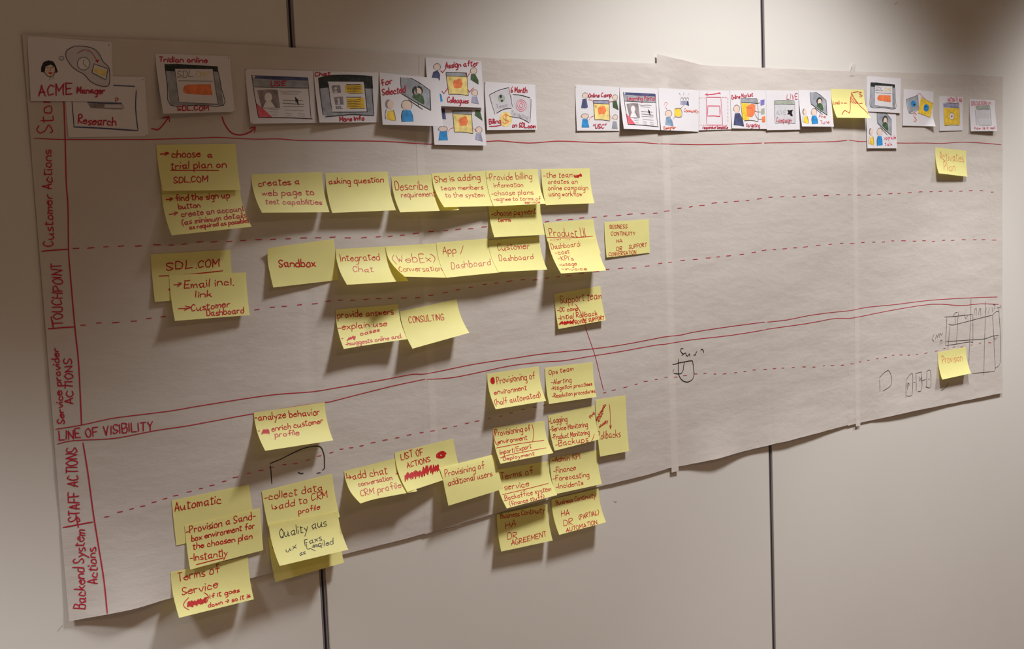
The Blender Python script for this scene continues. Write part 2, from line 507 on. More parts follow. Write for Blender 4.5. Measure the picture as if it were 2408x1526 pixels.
for k in range(4):
    tx, tz = curve_z(top_px[k]); bx, bz = curve_z(bot_px[k])
    x0, x1 = min(tx[0], bx[0]), max(tx[-1], bx[-1]) if k == 0 else max(tx[-1], bx[-1])
    xl = (tx[0], bx[0]); xr = (tx[-1], bx[-1] if k else tx[-1] - .01)
    nx, nz = 92, 112; mb = MB(); rows = []
    for i in range(nz + 1):
        v = i / nz; r = []
        for j in range(nx + 1):
            u = j / nx; x = (xl[0] + (xl[1] - xl[0]) * v) * (1 - u) + (xr[0] + (xr[1] - xr[0]) * v) * u
            zt = float(np.interp(x, tx, tz)); zb = float(np.interp(x, bx, bz)); z = zt + (zb - zt) * v
            z += .0008 * noise.noise(Vector((x * 30, 3.3, k))) * (1 if i in (0, nz) else 0)
            r.append(Vector((x, -banner_h(x, z, k) + (0 if not (k < 3 and x > XS[k + 1]) else .0002), z)))
        rows.append(r)
    mb.grid(rows); mb.build('paper_sheet', 'kraft', borg, banner)


def banner_strokes(name, strokes, material, wdt, label, lvl=.00045):
    mb = MB(); k = 0
    for st in strokes:
        pts = [banner_pt(*p) for p in densify(st, 7)]
        ribbon(mb, pts, [banner_n(p) for p in pts], wdt, lvl + k * 3e-7); k += 1
    o = mb.build(name, material, borg, banner); tag(o, label)
    return o


def zt(fr, s, x0, y0, x1, y1, h, up=None):
    a = zp(fr, x0, y0); b = zp(fr, x1, y1)
    return textstrokes(s, *a, *b, h / ZF[fr][2], up)


CR = 'crim'
story = [(80, 325), (153, 328), (340, 328), (478, 324), (513, 323), (596, 327), (655, 326.5), (698, 329.7), (760, 330.4), (901, 332), (1022, 339), (1144, 332.5), (1177, 331), (1242, 336), (1300, 332), (1330, 331.7), (1412, 335), (1488, 333.8), (1548.6, 338)]
banner_strokes('ruled_line', [catmull(story, 4), [(1551, 338), (1645, 340), (1705, 339), (1791, 336)], [(1797, 336), (1884, 334.4), (1959, 332.7), (1992, 330)],
               catmull([(1996, 329), (2018, 332.4), (2040, 332.7), (2110, 336), (2180, 336), (2214, 337), (2261.5, 334), (2309, 336), (2354.6, 340)], 3)], CR, 0.00125, 'solid crimson line under the row of cards')
banner_strokes('ruled_line', [catmull([(150, 238), (153, 327), (155.7, 430), (159.6, 482), (161, 586), (165, 643), (176, 769), (185, 857), (191.7, 998)], 4),
               catmull([(195, 1041), (206.5, 1111), (219.6, 1209), (231, 1281), (244, 1363), (252, 1441)], 4)], CR, 0.00182, 'upright crimson line beside the row headings')
for q_ in ([(98, 591), (130, 588), (161, 586)], [(114, 773), (150, 770), (176, 768.5)], [(149, 1240), (185, 1233), (218, 1227)], [(120, 745), (126, 773)], [(178, 1208), (184, 1240)]): banner_strokes('ruled_line', [q_], CR, 0.00182, 'short crimson divider beside the row headings')
banner_strokes('ruled_line', [catmull([(131, 1009), (192, 999), (260, 984), (320, 976), (400, 966), (470, 954), (570, 938), (650, 927), (735, 920.7), (800, 910), (900, 893), (968, 880), (1000, 879), (1060, 867), (1120, 855), (1207, 842), (1281, 831), (1391, 820), (1460, 811), (1540, 796), (1561, 792), (1603, 787), (1634, 780), (1720, 767), (1798, 757)], 3),
               catmull([(1804, 757), (1850, 752), (1900, 742), (1950, 735), (1999, 730), (2040, 722), (2104, 716), (2187, 705.7), (2284, 700), (2345, 698)], 3)], CR, 0.00120, 'upper crimson line of visibility')
banner_strokes('ruled_line', [catmull([(135, 1044), (170, 1036), (251, 1032), (296, 1026), (360, 1013), (440, 1001), (500, 990), (570, 977), (640, 965), (700, 955), (767, 945.6), (780, 943.6), (840, 928), (920, 908), (1000, 891)], 3), catmull([(1004, 892), (1060, 888), (1120, 876.6), (1204, 859), (1281, 850.5), (1325, 847.7), (1391, 837), (1460, 826), (1540, 811.4), (1566, 808.8), (1624, 799), (1720, 788), (1800, 775)], 3),
               catmull([(1801, 774), (1900, 760), (1960, 749), (2000, 748), (2040, 740.6), (2104, 728), (2192, 715), (2260, 718), (2306, 714), (2348, 715.5)], 3)], CR, 0.00120, 'lower crimson line of visibility')
banner_strokes('ruled_line', [catmull([(1374.7, 765), (1393.6, 819), (1401, 843), (1411, 885), (1419, 917)], 3)], CR, 0.00114, 'thin crimson line slanting down from the support note')


def dash_row(st, material, wdt, label):
    for s_ in st: banner_strokes('ink_dash', [s_], material, wdt, label.replace('dashed crimson line', 'crimson dash of the broken line'))


def dashes(path, first, a, gap):
    xs = [p[0] for p in path]; ys = [p[1] for p in path]; x = xs[0]; out = []
    while x < xs[-1] - 4:
        t = (x - xs[0]) / (xs[-1] - xs[0]); L = (first + (a - first) * t) * random.uniform(.62, 1.0); g = (gap[0] + (gap[1] - gap[0]) * t) * random.uniform(.8, 1.2)
        tilt = random.uniform(-.08, .02) * L; y = float(np.interp(x, xs, ys)); y2 = float(np.interp(x + L, xs, ys))
        j = random.uniform(-1, 1); out.append([(x, y + j), (x + L, (y + y2) / 2 + tilt + j)]); x += L + g
    return out


dash_row(dashes([(172, 585), (222, 583), (270, 580), (318, 579), (362, 576), (418, 576), (465, 570), (525, 568), (560, 565), (615, 564), (660, 562), (690, 560), (735, 558), (775, 557), (800, 559), (840, 560), (875, 557), (915, 555), (955, 551), (1010, 545), (1070, 540), (1130, 535), (1155, 532), (1280, 521), (1320, 516), (1385, 512), (1450, 506), (1500, 502), (1541, 500), (1562, 496), (1610, 488), (1650, 481), (1700, 475), (1770, 469), (1800, 464), (1870, 462), (1960, 458), (2000, 458), (2050, 458), (2110, 455), (2160, 451), (2230, 449), (2300, 448), (2345, 454)], 18, 9, (24, 15)), CR, 0.00160, 'dashed crimson line under the customer actions row')
dash_row(dashes([(190, 764), (240, 759), (290, 757), (355, 748), (400, 744), (590, 729), (640, 722), (690, 717), (740, 713), (780, 707), (813, 707), (850, 706), (877, 702), (912, 703), (940, 700), (980, 699), (1010, 694), (1045, 689), (1075, 682), (1100, 676), (1130, 670), (1160, 665), (1215, 658), (1250, 659), (1270, 656), (1300, 653), (1350, 646), (1390, 640), (1430, 632), (1480, 630), (1500, 628), (1560, 618), (1620, 611), (1700, 603), (1770, 594), (1800, 588), (1880, 582), (1960, 573), (2030, 571), (2110, 566), (2190, 567), (2260, 563), (2345, 565)], 17, 9, (24, 15)), CR, 0.00160, 'dashed crimson line under the touchpoint row')
dash_row(dashes([(246, 1216), (286, 1201), (328, 1190), (368, 1179), (400, 1168), (440, 1157), (485, 1145), (515, 1135), (550, 1123), (585, 1112), (625, 1102), (660, 1093), (700, 1089), (745, 1073), (770, 1067), (795, 1056), (830, 1053), (860, 1044), (900, 1036), (940, 1028), (980, 1019), (1020, 1013), (1060, 1003), (1120, 990), (1144, 986), (1189, 974), (1232, 963), (1256, 958), (1278, 953), (1340, 940), (1407, 928), (1428, 921), (1443, 917), (1494, 903), (1540, 891), (1561, 887), (1586, 886), (1610, 883), (1631, 880), (1651, 878.5), (1676, 878), (1701, 880), (1760, 871), (1850, 865), (1930, 861), (1990, 857), (2054, 845), (2079, 841), (2102, 834), (2124, 834), (2150, 834), (2175, 831), (2194, 827), (2213, 820), (2232, 815), (2253, 816), (2274, 814), (2308, 805), (2324, 806), (2343, 810)], 13, 6, (19, 15)), CR, 0.00152, 'dashed crimson line slanting across under the line of visibility')
for fr, tx in (('B1', [('Stor', 248, 350, 222, 30, 125)]), ('B1', [('Customer Actions', 250, 1365, 228, 510, 82)]), ('B2', [('TOUCHPOINT', 212, 590, 205, 125, 72)]),
               ('B2', [('Service provider', 228, 1322, 180, 760, 52), ('ACTIONS', 296, 1172, 280, 838, 58)]), ('B3', [('LINE OF VISIBILITY', 120, 165, 790, 92, 64)]),
               ('B3', [('STAFF ACTIONS', 268, 752, 243, 222, 76)]), ('B3', [('Backend System', 303, 1378, 298, 812, 78), ('Actions', 392, 1195, 380, 940, 66)])):
    banner_strokes('handwriting', [s for t in tx for s in zt(fr, *t)], CR, 0.00167, 'crimson row heading reading ' + ' '.join(t[0] for t in tx).replace('Stor', 'Story'))
banner_strokes('drawn_arrow', [catmull(lin('Z2', [(85, 1030), (160, 1040), (215, 990), (290, 890)]), 4), lin('Z2', [(215, 905), (290, 885), (298, 945)])], CR, 0.00205, 'small crimson arrow curving up to the second card')
banner_strokes('drawn_arrow', [catmull(lin('Z2', [(925, 890), (960, 980), (1040, 1080), (1150, 1105), (1260, 1070), (1320, 1020)]), 4), lin('Z2', [(1255, 1025), (1325, 1010), (1315, 1070)])], CR, 0.00205, 'crimson arrow curving under between second and third card')
banner_strokes('pen_sketch', [catmull(lin('D1', [(500, 1295), (700, 1210), (900, 1110), (1080, 1030), (1250, 990), (1370, 985), (1420, 1020), (1450, 1090), (1470, 1180), (1472, 1300), (1470, 1380), (1440, 1410)]), 3),
               lin('D1', [(500, 1330), (510, 1420), (520, 1560), (528, 1650)]), catmull(lin('D1', [(1000, 1450), (1040, 1475), (1090, 1470)])), catmull(lin('D1', [(1340, 1470), (1360, 1465), (1395, 1460)]))], 'blk', .0015, 'black pen sketch of an open box')
d4 = [[(575, 430), (580, 385), (630, 375)], [(575, 430), (600, 470), (640, 500), (605, 525)], [(640, 500), (690, 475), (700, 520), (740, 545), (765, 490), (785, 545)], [(870, 520), (915, 515), (920, 470), (940, 445)], [(1030, 430), (1040, 390), (1080, 410), (1090, 465)],
      [(395, 730), (450, 725), (540, 695), (660, 675), (760, 655), (840, 648)], [(840, 648), (860, 760), (878, 950)], [(878, 950), (850, 1050), (780, 1110), (690, 1125), (600, 1075), (540, 980), (522, 850), (530, 610)], [(665, 680), (640, 770), (635, 850), (590, 930), (500, 942), (420, 930)], [(425, 840), (400, 900)]]
banner_strokes('pen_sketch', [catmull(lin('D4', p), 3) for p in d4], 'blk', .0017, 'small black scribbled cup shape')
d5 = [[(985, 355), (1090, 350), (1340, 322)], [(1015, 365), (1000, 720)], [(1000, 720), (1120, 705), (1300, 675), (1350, 685)], [(1350, 315), (1350, 685)], [(1040, 445), (1090, 458), (1250, 420), (1420, 375), (1600, 330)], [(1055, 480), (1035, 700), (1030, 780)],
      [(1325, 110), (1320, 400), (1302, 800), (1300, 960)], [(1510, 160), (1505, 480), (1495, 800), (1490, 1100)], [(1600, 330), (1612, 500), (1625, 800), (1635, 1000), (1615, 1050), (1480, 1065), (1340, 1080)], [(1600, 330), (1650, 285), (1680, 290)], [(1680, 235), (1692, 420), (1705, 650), (1700, 940), (1635, 1010)],
      [(1010, 670), (1300, 650), (1500, 635), (1600, 600), (1680, 590)], [(1620, 600), (1630, 645), (1655, 610)], [(1095, 345), (1120, 305), (1150, 295)], [(1120, 330), (1125, 440)], [(1170, 280), (1155, 400), (1140, 700)], [(1260, 265), (1262, 270)], [(1245, 315), (1255, 375), (1285, 335)], [(1365, 320), (1375, 260), (1395, 250), (1390, 340)], [(1420, 330), (1435, 250), (1450, 260), (1450, 335)],
      [(1525, 235), (1510, 305)], [(1560, 235), (1548, 300)], [(1595, 230), (1600, 290)], [(1610, 200), (1635, 205), (1620, 260)], [(1660, 240), (1700, 230)], [(1700, 200), (1715, 240)],
      [(850, 580), (830, 640), (850, 665)], [(870, 640), (885, 585), (895, 615), (915, 570), (920, 620)], [(935, 560), (945, 590), (965, 560)], [(925, 710), (935, 660), (955, 655), (950, 700)],
      [(150, 1135), (200, 1080), (265, 1040), (300, 1100), (310, 1190), (280, 1250), (195, 1305)], [(155, 1160), (160, 1310)], [(495, 1165), (530, 1110), (575, 1080), (580, 1200), (570, 1340), (540, 1370), (500, 1365)], [(492, 1180), (490, 1390)], [(505, 1250), (515, 1200), (535, 1220), (515, 1245), (515, 1290)],
      [(590, 1195), (610, 1190)], [(615, 1078), (695, 1058)], [(620, 1080), (625, 1300)], [(690, 1060), (698, 1230), (680, 1305), (645, 1308)], [(665, 1120), (668, 1180), (685, 1130), (690, 1190)], [(700, 1170), (745, 1155)], [(755, 1055), (805, 1045), (810, 1250), (745, 1250)], [(760, 1060), (755, 1250)], [(780, 1150), (792, 1158)],
      [(1035, 1200), (1010, 1250), (940, 1300)], [(930, 1290), (960, 1320)]]
for a_, z_, lb in ((0, 12, 'thin pen sketch of stacked boxes at the right end'), (12, 25, 'thin pen letters above the box sketch'), (25, 29, 'small thin pen letters left of the box sketch'), (29, 31, 'thin pen outline of a small open shape'), (31, 43, 'thin pen sketch of three linked boxes'), (43, 45, 'thin pen arrow tail below the last note')):
    banner_strokes('pen_sketch', [catmull(lin('D5', p), 3) for p in d5[a_:z_]], 'pen', .0012, lb)
# tape at the top edge joint
for q in ([(1999, 178), (2004, 150), (2013, 150), (2010, 178)], [(2346, 178), (2357, 178), (2362, 190), (2354, 191)]):
    mb = MB(); mb.grid([[onplane(*q[1], .0035), onplane(*q[2], .0035)], [onplane(*q[0], .0045), onplane(*q[3], .0045)]]); mb.build('tape_piece', 'tape', borg, banner)

# clear tape down the joints between the sheets
for xj, wd_, z0_, z1_ in ((1.276, .016, .905, 1.70), (1.884, .021, .893, 1.71), (2.520, .018, .895, 1.70)):
    mb = MB(); mb.grid([[Vector((xj + wd_ * c, -banner_h(xj + wd_ * c, z1_ + (z0_ - z1_) * r / 90) - .00022, z1_ + (z0_ - z1_) * r / 90)) for c in (0, .5, 1)] for r in range(91)])
    tag(mb.build('joint_tape', 'jtape', borg, banner), 'faint clear tape over a joint between sheets')

# ================================================================== STORYBOARD CARDS
SRC = {}


def f(m, *p): return ('f', m, list(p))
def l(m, *p, w=.0011, sm=True): return ('l', m, list(p), w, sm)
def t(m, s, x0, y0, x1, y1, h, w=.0016): return ('t', m, (s, x0, y0, x1, y1, h), w)
def circ(m, cx, cy, rx, ry=None): return ('f', m, ell(cx, cy, rx, ry)[:-1])
def ring(m, cx, cy, rx, ry=None, w=.001): return ('l', m, ell(cx, cy, rx, ry), w, False)
def arc(m, cx, cy, rx, ry, a0, a1, w=.001): return ('l', m, ell(cx, cy, rx, ry, a0, a1), w, False)
def person(m, hx, hy, r, body, ry=None):
    ry = ry or r
    return [circ('skin', hx, hy, r * .9, ry * .9), f(m, *body), arc('pen', hx, hy, r, ry, 150, 420, .0010)]
def window(x0, y0, x1, y1, x2, y2, x3, y3, hy, top='wash', body='lyel'):
    # corners TL TR BR BL, hy = y of the header's lower edge
    return [f(top, (x0, y0), (x1, y1), (x1, hy + 6), (x0 + 2, hy - 6)), f(body, (x0 + 2, hy - 4), (x1, hy + 8), (x2, y2), ((x2 + x3) / 2, (y2 + y3) / 2 - 10), (x3, y3)),
            l('pen', (x0, y0), ((x0 + x1) / 2, y0 + 3), (x1, y1)), l('pen', (x0, hy - 5), (x1, hy + 7)), l('pen', (x1, y1), (x1 + 3, hy), (x2, y2)), l('pen', (x0, y0), (x0 + 3, hy), (x3, y3)), l('pen', (x3, y3), ((x2 + x3) / 2, (y2 + y3) / 2 - 10), (x2, y2))]
def blob(x, y, s): return f('ora', *[(x + s * a, y + s * b) for a, b in ((-1, -.1), (-.8, -.6), (.3, -1), (.65, -.9), (1, .1), (.6, .9), (-.7, .95))])


PAGE = [f('dark', (240, 258), (400, 256), (530, 265), (875, 285), (880, 352), (820, 345), (815, 316), (360, 310), (360, 345), (250, 340)),
 f('wash', (250, 340), (360, 345), (415, 715), (412, 742), (307, 750)), f('wash', (820, 348), (885, 350), (945, 745), (880, 738)), f('wash', (412, 718), (882, 732), (945, 748), (310, 752)),
 l('blk', (240, 258), (270, 500), (310, 750), (620, 748), (945, 750), (920, 560), (882, 350), w=.0014), l('pen', (360, 312), (385, 520), (412, 715), sm=False), l('pen', (412, 715), (640, 728), (880, 737)), l('pen', (816, 316), (850, 560), (880, 737)), l('pen', (360, 312), (815, 316)),
 t('gry', 'SDL', 390, 412, 575, 412, 72, .0014), t('lyel', 'CMS', 612, 412, 778, 415, 62, .0016), l('gry', (405, 457), (810, 463), w=.0014),
 f('ora', (460, 560), (475, 520), (510, 505), (790, 500), (812, 628), (700, 625), (490, 612), (463, 590))]
PORTAL = [f('navy', (1280, 390), (1600, 402), (1952, 417), (1955, 458), (1600, 447), (1290, 430)), f('wash', (1292, 436), (1600, 450), (1955, 462), (1960, 545), (1310, 530)), circ('lwash', 1305, 408, 17),
 l('blk', (1280, 390), (1310, 600), (1362, 895), sm=False, w=.0013), l('blk', (1362, 895), (1700, 900), (2005, 912), w=.0016), l('blk', (1952, 430), (1965, 600), (1990, 908)), l('blk', (1310, 530), (1600, 540), (1960, 546)),
 f('taupe', (1345, 572), (1480, 562), (1590, 566), (1620, 780), (1400, 780)), circ('white', 1480, 655, 46, 56), f('white', (1415, 780), (1445, 715), (1480, 690), (1520, 712), (1562, 780)), l('gry', (1400, 782), (1620, 782)),
 f('rose', (1335, 725), (1420, 795), (1530, 897), (1440, 900), (1367, 898)), l('org', (1390, 810), (1430, 830), (1400, 860), (1450, 870)),
 l('lgry', (1610, 580), (1680, 592), (1760, 585), (1870, 592)), l('lgry', (1640, 612), (1830, 618)), l('pen', (1650, 688), (1760, 692), (1890, 694), w=.0009), l('pen', (1650, 725), (1780, 733), (1905, 738), w=.0009), l('pen', (1660, 762), (1900, 766), w=.0009),
 l('lgry', (1680, 805), (1900, 815)), l('lgry', (1690, 842), (1760, 850)), l('lgry', (1830, 842), (1915, 856)), l('lgry', (1690, 872), (1760, 880)), l('lgry', (1840, 872), (1915, 886)), l('lgry', (1490, 795), (1600, 803)), l('lgry', (1500, 825), (1590, 832)), l('lgry', (1530, 860), (1590, 866)),
 f('blk', (1798, 648), (1842, 692), (1832, 702), (1848, 748), (1834, 742), (1816, 708), (1806, 712))]
TALK = [f('wash', (1410, 395), (1570, 402), (1700, 470), (1850, 590), (1860, 885), (1640, 770), (1432, 640)), l('blk', (1410, 395), (1415, 520), (1432, 640), w=.0013), l('blk', (1560, 402), (1700, 480), (1850, 588)), l('blk', (1850, 588), (1856, 740), (1862, 886), w=.0018), l('blk', (1432, 640), (1640, 765), (1862, 886), w=.0016),
 circ('dark', 1662, 595, 82, 78), circ('skin', 1670, 612, 55, 62), f('green', (1600, 645), (1690, 632), (1750, 680), (1768, 760), (1760, 800), (1690, 770), (1582, 690)), l('blk', (1530, 725), (1620, 790), (1738, 870), w=.0016), l('green', (1672, 770), (1682, 815), w=.002),
 circ('taupe', 1228, 790, 48, 66), circ('skin', 1258, 800, 45, 66), f('yel', (1215, 900), (1290, 880), (1318, 950), (1335, 1045), (1265, 1035), (1198, 1010)), l('blk', (1198, 870), (1180, 940), (1185, 1018)), l('pen', (1300, 880), (1325, 950), (1335, 1040)),
 circ('skin', 1498, 808, 66, 68), arc('pen', 1502, 808, 80, 75, 140, 410), f('blue', (1450, 885), (1560, 885), (1595, 960), (1606, 1052), (1430, 1058), (1432, 960)), l('blk', (1450, 880), (1425, 950), (1432, 1052), w=.0014)]
C = {}
C['acme'] = ('Z1', [(325, 225), (1335, 300), (1362, 1012), (370, 1005)], 'large white card drawn with a black-haired woman and thought bubble, topmost at the left end', [('Z1', 'acme', [
 f('lwash', (890, 352), (1000, 352), (1120, 382), (1190, 450), (1230, 530), (1290, 590), (1308, 650), (1308, 780), (1280, 828), (1180, 818), (1080, 768), (1010, 690), (920, 638), (850, 580), (792, 480), (802, 400)),
 l('pen', (890, 350), (1000, 350), (1120, 380), (1190, 450), (1230, 530), (1290, 590), (1310, 650), (1310, 780), (1280, 830), (1180, 820), (1080, 770), (1010, 690), (920, 640), (850, 580), (790, 480), (800, 400), (890, 350), w=.0014),
 circ('white', 1000, 558, 74), ring('pen', 1000, 558, 76), l('gry', (1005, 505), (1000, 560), (1040, 600)), f('white', (1125, 562), (1290, 622), (1265, 750), (1100, 665)), l('pen', (1125, 560), (1290, 620), (1265, 752), (1098, 665), (1125, 560), sm=False, w=.0014), f('lyel', (1140, 605), (1272, 640), (1255, 720), (1112, 650)),
 l('red', (920, 440), (1000, 395), (1090, 420), (1160, 520)), f('red', (1135, 520), (1190, 510), (1165, 548)), ring('gry', 735, 493, 29, 24), circ('lwash', 735, 493, 26, 21),
 f('skin', (535, 590), (530, 655), (560, 700), (600, 714), (640, 698), (655, 650), (648, 590)), f('blk', (490, 655), (492, 600), (520, 540), (580, 517), (640, 535), (670, 590), (690, 655), (665, 675), (652, 600), (610, 568), (545, 592), (532, 665)),
 l('blk', (530, 655), (560, 700), (600, 716), (640, 698), (655, 650)), l('pen', (555, 605), (582, 608)), l('pen', (608, 606), (638, 604)), l('gry', (602, 612), (606, 640), (596, 645)), f('red', (570, 668), (600, 660), (636, 668), (605, 686)), l('gry', (602, 722), (592, 755)), l('gry', (640, 722), (630, 742)),
 t('crim', 'ACME', 465, 942, 860, 922, 125, .0026), t('crim', 'Manager', 920, 910, 1250, 912, 72, .0026)])])
C['research'] = ('Z1', [(760, 700), (1730, 716), (1775, 1425), (820, 1440)], 'white card with a black screen outline reading Research, under the card of the black-haired woman', [('Z1', 'research', [
 l('navy', (860, 1000), (875, 1180), (885, 1310), w=.0018), l('navy', (885, 1315), (1200, 1330), (1640, 1360), w=.0028), l('navy', (1300, 815), (1605, 830), w=.0032), l('navy', (1630, 880), (1622, 1100), (1650, 1355), w=.0022), f('taupe', (1050, 1035), (1450, 1040), (1457, 1100), (1080, 1082)), f('lwash', (1250, 1045), (1445, 1048), (1450, 1092), (1250, 1085)),
 l('navy', (1050, 1022), (1200, 1028), (1450, 1032), w=.0026), l('gry', (1452, 1040), (1457, 1100), (1080, 1082)), t('crim', 'Research', 935, 1275, 1385, 1300, 98, .0026), t('crim', 'P', 1388, 1018, 1420, 1012, 50)])])
C['page'] = ('Z2', [(125, 130), (1020, 165), (1080, 828), (225, 850)], 'large white card captioned above and below a browser window with an orange button', [('Z2', 'page', PAGE + [t('crim', 'Tridion online', 175, 232, 750, 238, 58, .0024), t('crim', 'SDL.COM', 390, 815, 765, 808, 52, .0024)])])
C['portal'] = ('Z2', [(1200, 315), (2015, 340), (2065, 960), (1270, 972)], 'white card drawing a profile page headed USE with a pink corner', [('Z2', 'portal', PORTAL + [t('crim', 'USE', 1510, 520, 1685, 516, 58, .0024)])])
C['chat'] = ('Z3', [(110, 295), (1078, 322), (1090, 1068), (200, 1068)], 'white card drawing two yellow speech boxes in a dark-topped window, captioned More info', [('Z3', 'chat', [
 f('dark', (182, 400), (330, 362), (900, 366), (985, 376), (1000, 562), (885, 560), (856, 460), (320, 455), (338, 545), (202, 560)), f('wash', (202, 560), (338, 548), (385, 900), (400, 965), (250, 960)), f('wash', (888, 562), (998, 564), (1016, 970), (915, 962)), f('wash', (388, 905), (915, 907), (1016, 970), (700, 955), (280, 985)),
 l('blk', (182, 400), (215, 700), (250, 945), w=.0014), l('blk', (350, 366), (600, 360), (905, 371), w=.0018), l('blk', (985, 380), (985, 640), (1015, 945), w=.0016), l('blk', (285, 985), (500, 965), (700, 950), (1012, 967), w=.0016), l('blk', (380, 914), (640, 914), (915, 908), w=.0015), l('blk', (330, 480), (355, 700), (385, 880)), l('blk', (868, 470), (890, 700), (912, 905), w=.0013),
 f('taupe', (375, 530), (400, 512), (508, 510), (520, 622), (400, 630)), circ('lwash', 440, 560, 22), f('lwash', (415, 625), (430, 590), (455, 590), (470, 622)), f('taupe', (415, 690), (548, 680), (560, 800), (440, 805)), circ('lwash', 480, 720, 18), f('lwash', (465, 800), (475, 735), (500, 735), (510, 798)),
 f('yel', (580, 512), (835, 505), (845, 625), (588, 622)), f('yel', (605, 705), (860, 698), (875, 850), (615, 862)), l('blk', (600, 500), (700, 505), (810, 500), w=.0013), l('blk', (600, 690), (820, 690), w=.0013), l('blk', (640, 630), (845, 628), w=.0013), l('blk', (660, 858), (872, 855), w=.0013),
 *[l('pen', (610, y), (700, y + 3), (815, y - 4), w=.0009) for y in (535, 558, 580, 602, 730, 755, 780, 805, 832)], t('gry', 'SDL', 445, 862, 540, 860, 36, .0014), t('crim', 'Chat', 135, 375, 360, 362, 58, .0024), t('crim', 'More info', 505, 1048, 865, 1030, 62, .0026)])])
C['talk'] = ('Z3', [(1095, 320), (1977, 411), (2050, 1125), (1145, 1100)], 'tilted white card with three drawn people, captioned for Selected, bottom lifting off the wall', [('Z3', 'talk', TALK + [t('crim', 'for', 1125, 520, 1290, 475, 85, .0024), t('crim', 'Selected', 1145, 655, 1485, 612, 95, .0024)])])
C['assign'] = ('Z4', [(125, 150), (930, 205), (965, 875), (190, 845)], 'upper card of two with people around a yellow page, red ticks and caption Assign', [('Z4', 'assign', [
 *window(420, 365, 715, 375, 740, 700, 460, 680, 422), blob(588, 528, 72), *person('navy', 290, 290, 50, ((235, 360), (300, 335), (335, 400), (328, 490), (300, 450), (215, 442))), *person('green', 815, 345, 46, ((778, 390), (835, 388), (885, 480), (885, 542), (772, 470))),
 f('blue', (325, 670), (350, 680), (372, 780), (340, 790)), *person('lav', 832, 660, 44, ((795, 712), (860, 710), (890, 820), (782, 802))), *[l('red', *p, w=.0022, sm=False) for p in (((345, 345), (372, 368), (425, 300)), ((700, 385), (725, 430), (765, 370)), ((365, 640), (388, 670), (448, 590)), ((738, 620), (755, 650), (812, 590)))],
 t('crim', 'Assign after', 412, 300, 885, 268, 78, .0022), t('crim', 'Colleagues', 440, 795, 738, 806, 72, .0022), l('yel', (470, 440), (480, 470), (495, 440))])])
C['colleagues'] = ('Z4', [(205, 730), (950, 745), (1000, 1418), (255, 1405)], 'lower card of two with people around a yellow page, no writing', [('Z4', 'colleagues', [
 *window(515, 910, 782, 915, 805, 1245, 540, 1222, 965), blob(668, 1068, 70), f('navy', (345, 880), (400, 885), (420, 1040), (360, 1035)), f('green', (840, 910), (905, 912), (945, 1062), (832, 982)), *person('blue', 375, 1180, 64, ((330, 1215), (430, 1210), (446, 1340), (312, 1342)), 40), *person('lav', 890, 1192, 46, ((850, 1242), (922, 1242), (946, 1358), (842, 1330))),
 l('org', (415, 895), (480, 900), (515, 935)), l('org', (780, 940), (830, 920)), l('org', (440, 1230), (480, 1175), (530, 1160)), l('org', (805, 1160), (855, 1205)), l('yel', (540, 985), (552, 1015), (570, 985))])])
C['billing'] = ('Z4', [(975, 500), (1700, 545), (1725, 1190), (1010, 1195)], 'white card drawing two notes and a yellow dollar coin, captioned Billing', [('Z4', 'billing', [
 f('lwash', (1050, 690), (1180, 640), (1320, 600), (1350, 720), (1370, 858), (1250, 890), (1140, 960)), f('lwash', (1385, 700), (1500, 705), (1635, 745), (1630, 1080), (1480, 1020), (1330, 1000)), l('blk', (1040, 690), (1180, 622), (1322, 585), w=.0015), l('pen', (1040, 690), (1080, 830), (1122, 968)), l('blk', (1150, 950), (1250, 895), (1358, 882), w=.0018), l('pen', (1322, 590), (1345, 720), (1372, 862)), l('blk', (1380, 685), (1500, 696), (1622, 732), w=.0018),
 l('blk', (1640, 750), (1636, 900), (1625, 1088)), l('blk', (1325, 1002), (1480, 1022), (1610, 1090), w=.0015), l('pen', (1352, 690), (1360, 800)), circ('lgrn', 1212, 740, 54, 58), circ('dark', 1205, 712, 18, 24), circ('dark', 1222, 775, 16, 16), t('lgry', 'Team', 1150, 885, 1300, 850, 52), *[ring('rose', 1498, 842, r, r * 1.12, .0014) for r in (74, 50, 26)], t('lgry', 'Targeting', 1350, 965, 1592, 1035, 52),
 circ('lyel', 1275, 1040, 92, 108), t('ora', '$', 1238, 1105, 1322, 1100, 120, .0022), t('crim', 'Billing', 1040, 1108, 1205, 1092, 70, .0022), l('crim', (1040, 1142), (1130, 1138), (1208, 1124), w=.002), t('crim', '6 Month', 1352, 652, 1582, 655, 72, .0022), t('crim', 'on SDL.com', 1370, 1150, 1702, 1165, 62, .0022)])])
C['camp'] = ('Z5', [(165, 215), (920, 255), (925, 1005), (195, 1002)], 'white card with four drawn people around a yellow page, captioned Online Camp', [('Z5', 'camp', [
 *window(475, 478, 745, 480, 757, 835, 500, 812, 536, 'lav'), blob(622, 650, 76), *person('navy', 335, 400, 50, ((290, 460), (355, 452), (382, 600), (345, 618), (265, 612))), *person('green', 845, 430, 46, ((806, 490), (872, 480), (910, 650), (812, 602))), *person('blue', 330, 752, 66, ((288, 800), (372, 800), (405, 945), (275, 945)), 42), *person('wash', 850, 770, 42, ((812, 840), (870, 842), (892, 970), (792, 962))),
 l('org', (390, 470), (440, 470), (480, 510)), l('org', (735, 520), (770, 500), (815, 500)), l('org', (395, 830), (430, 770), (480, 745)), l('org', (757, 745), (800, 800)), l('ora', (500, 565), (515, 595), (530, 565)), t('crim', 'Online Camp', 395, 425, 785, 412, 66, .0019), t('crim', '"USC"', 475, 962, 692, 955, 72, .0019)])])
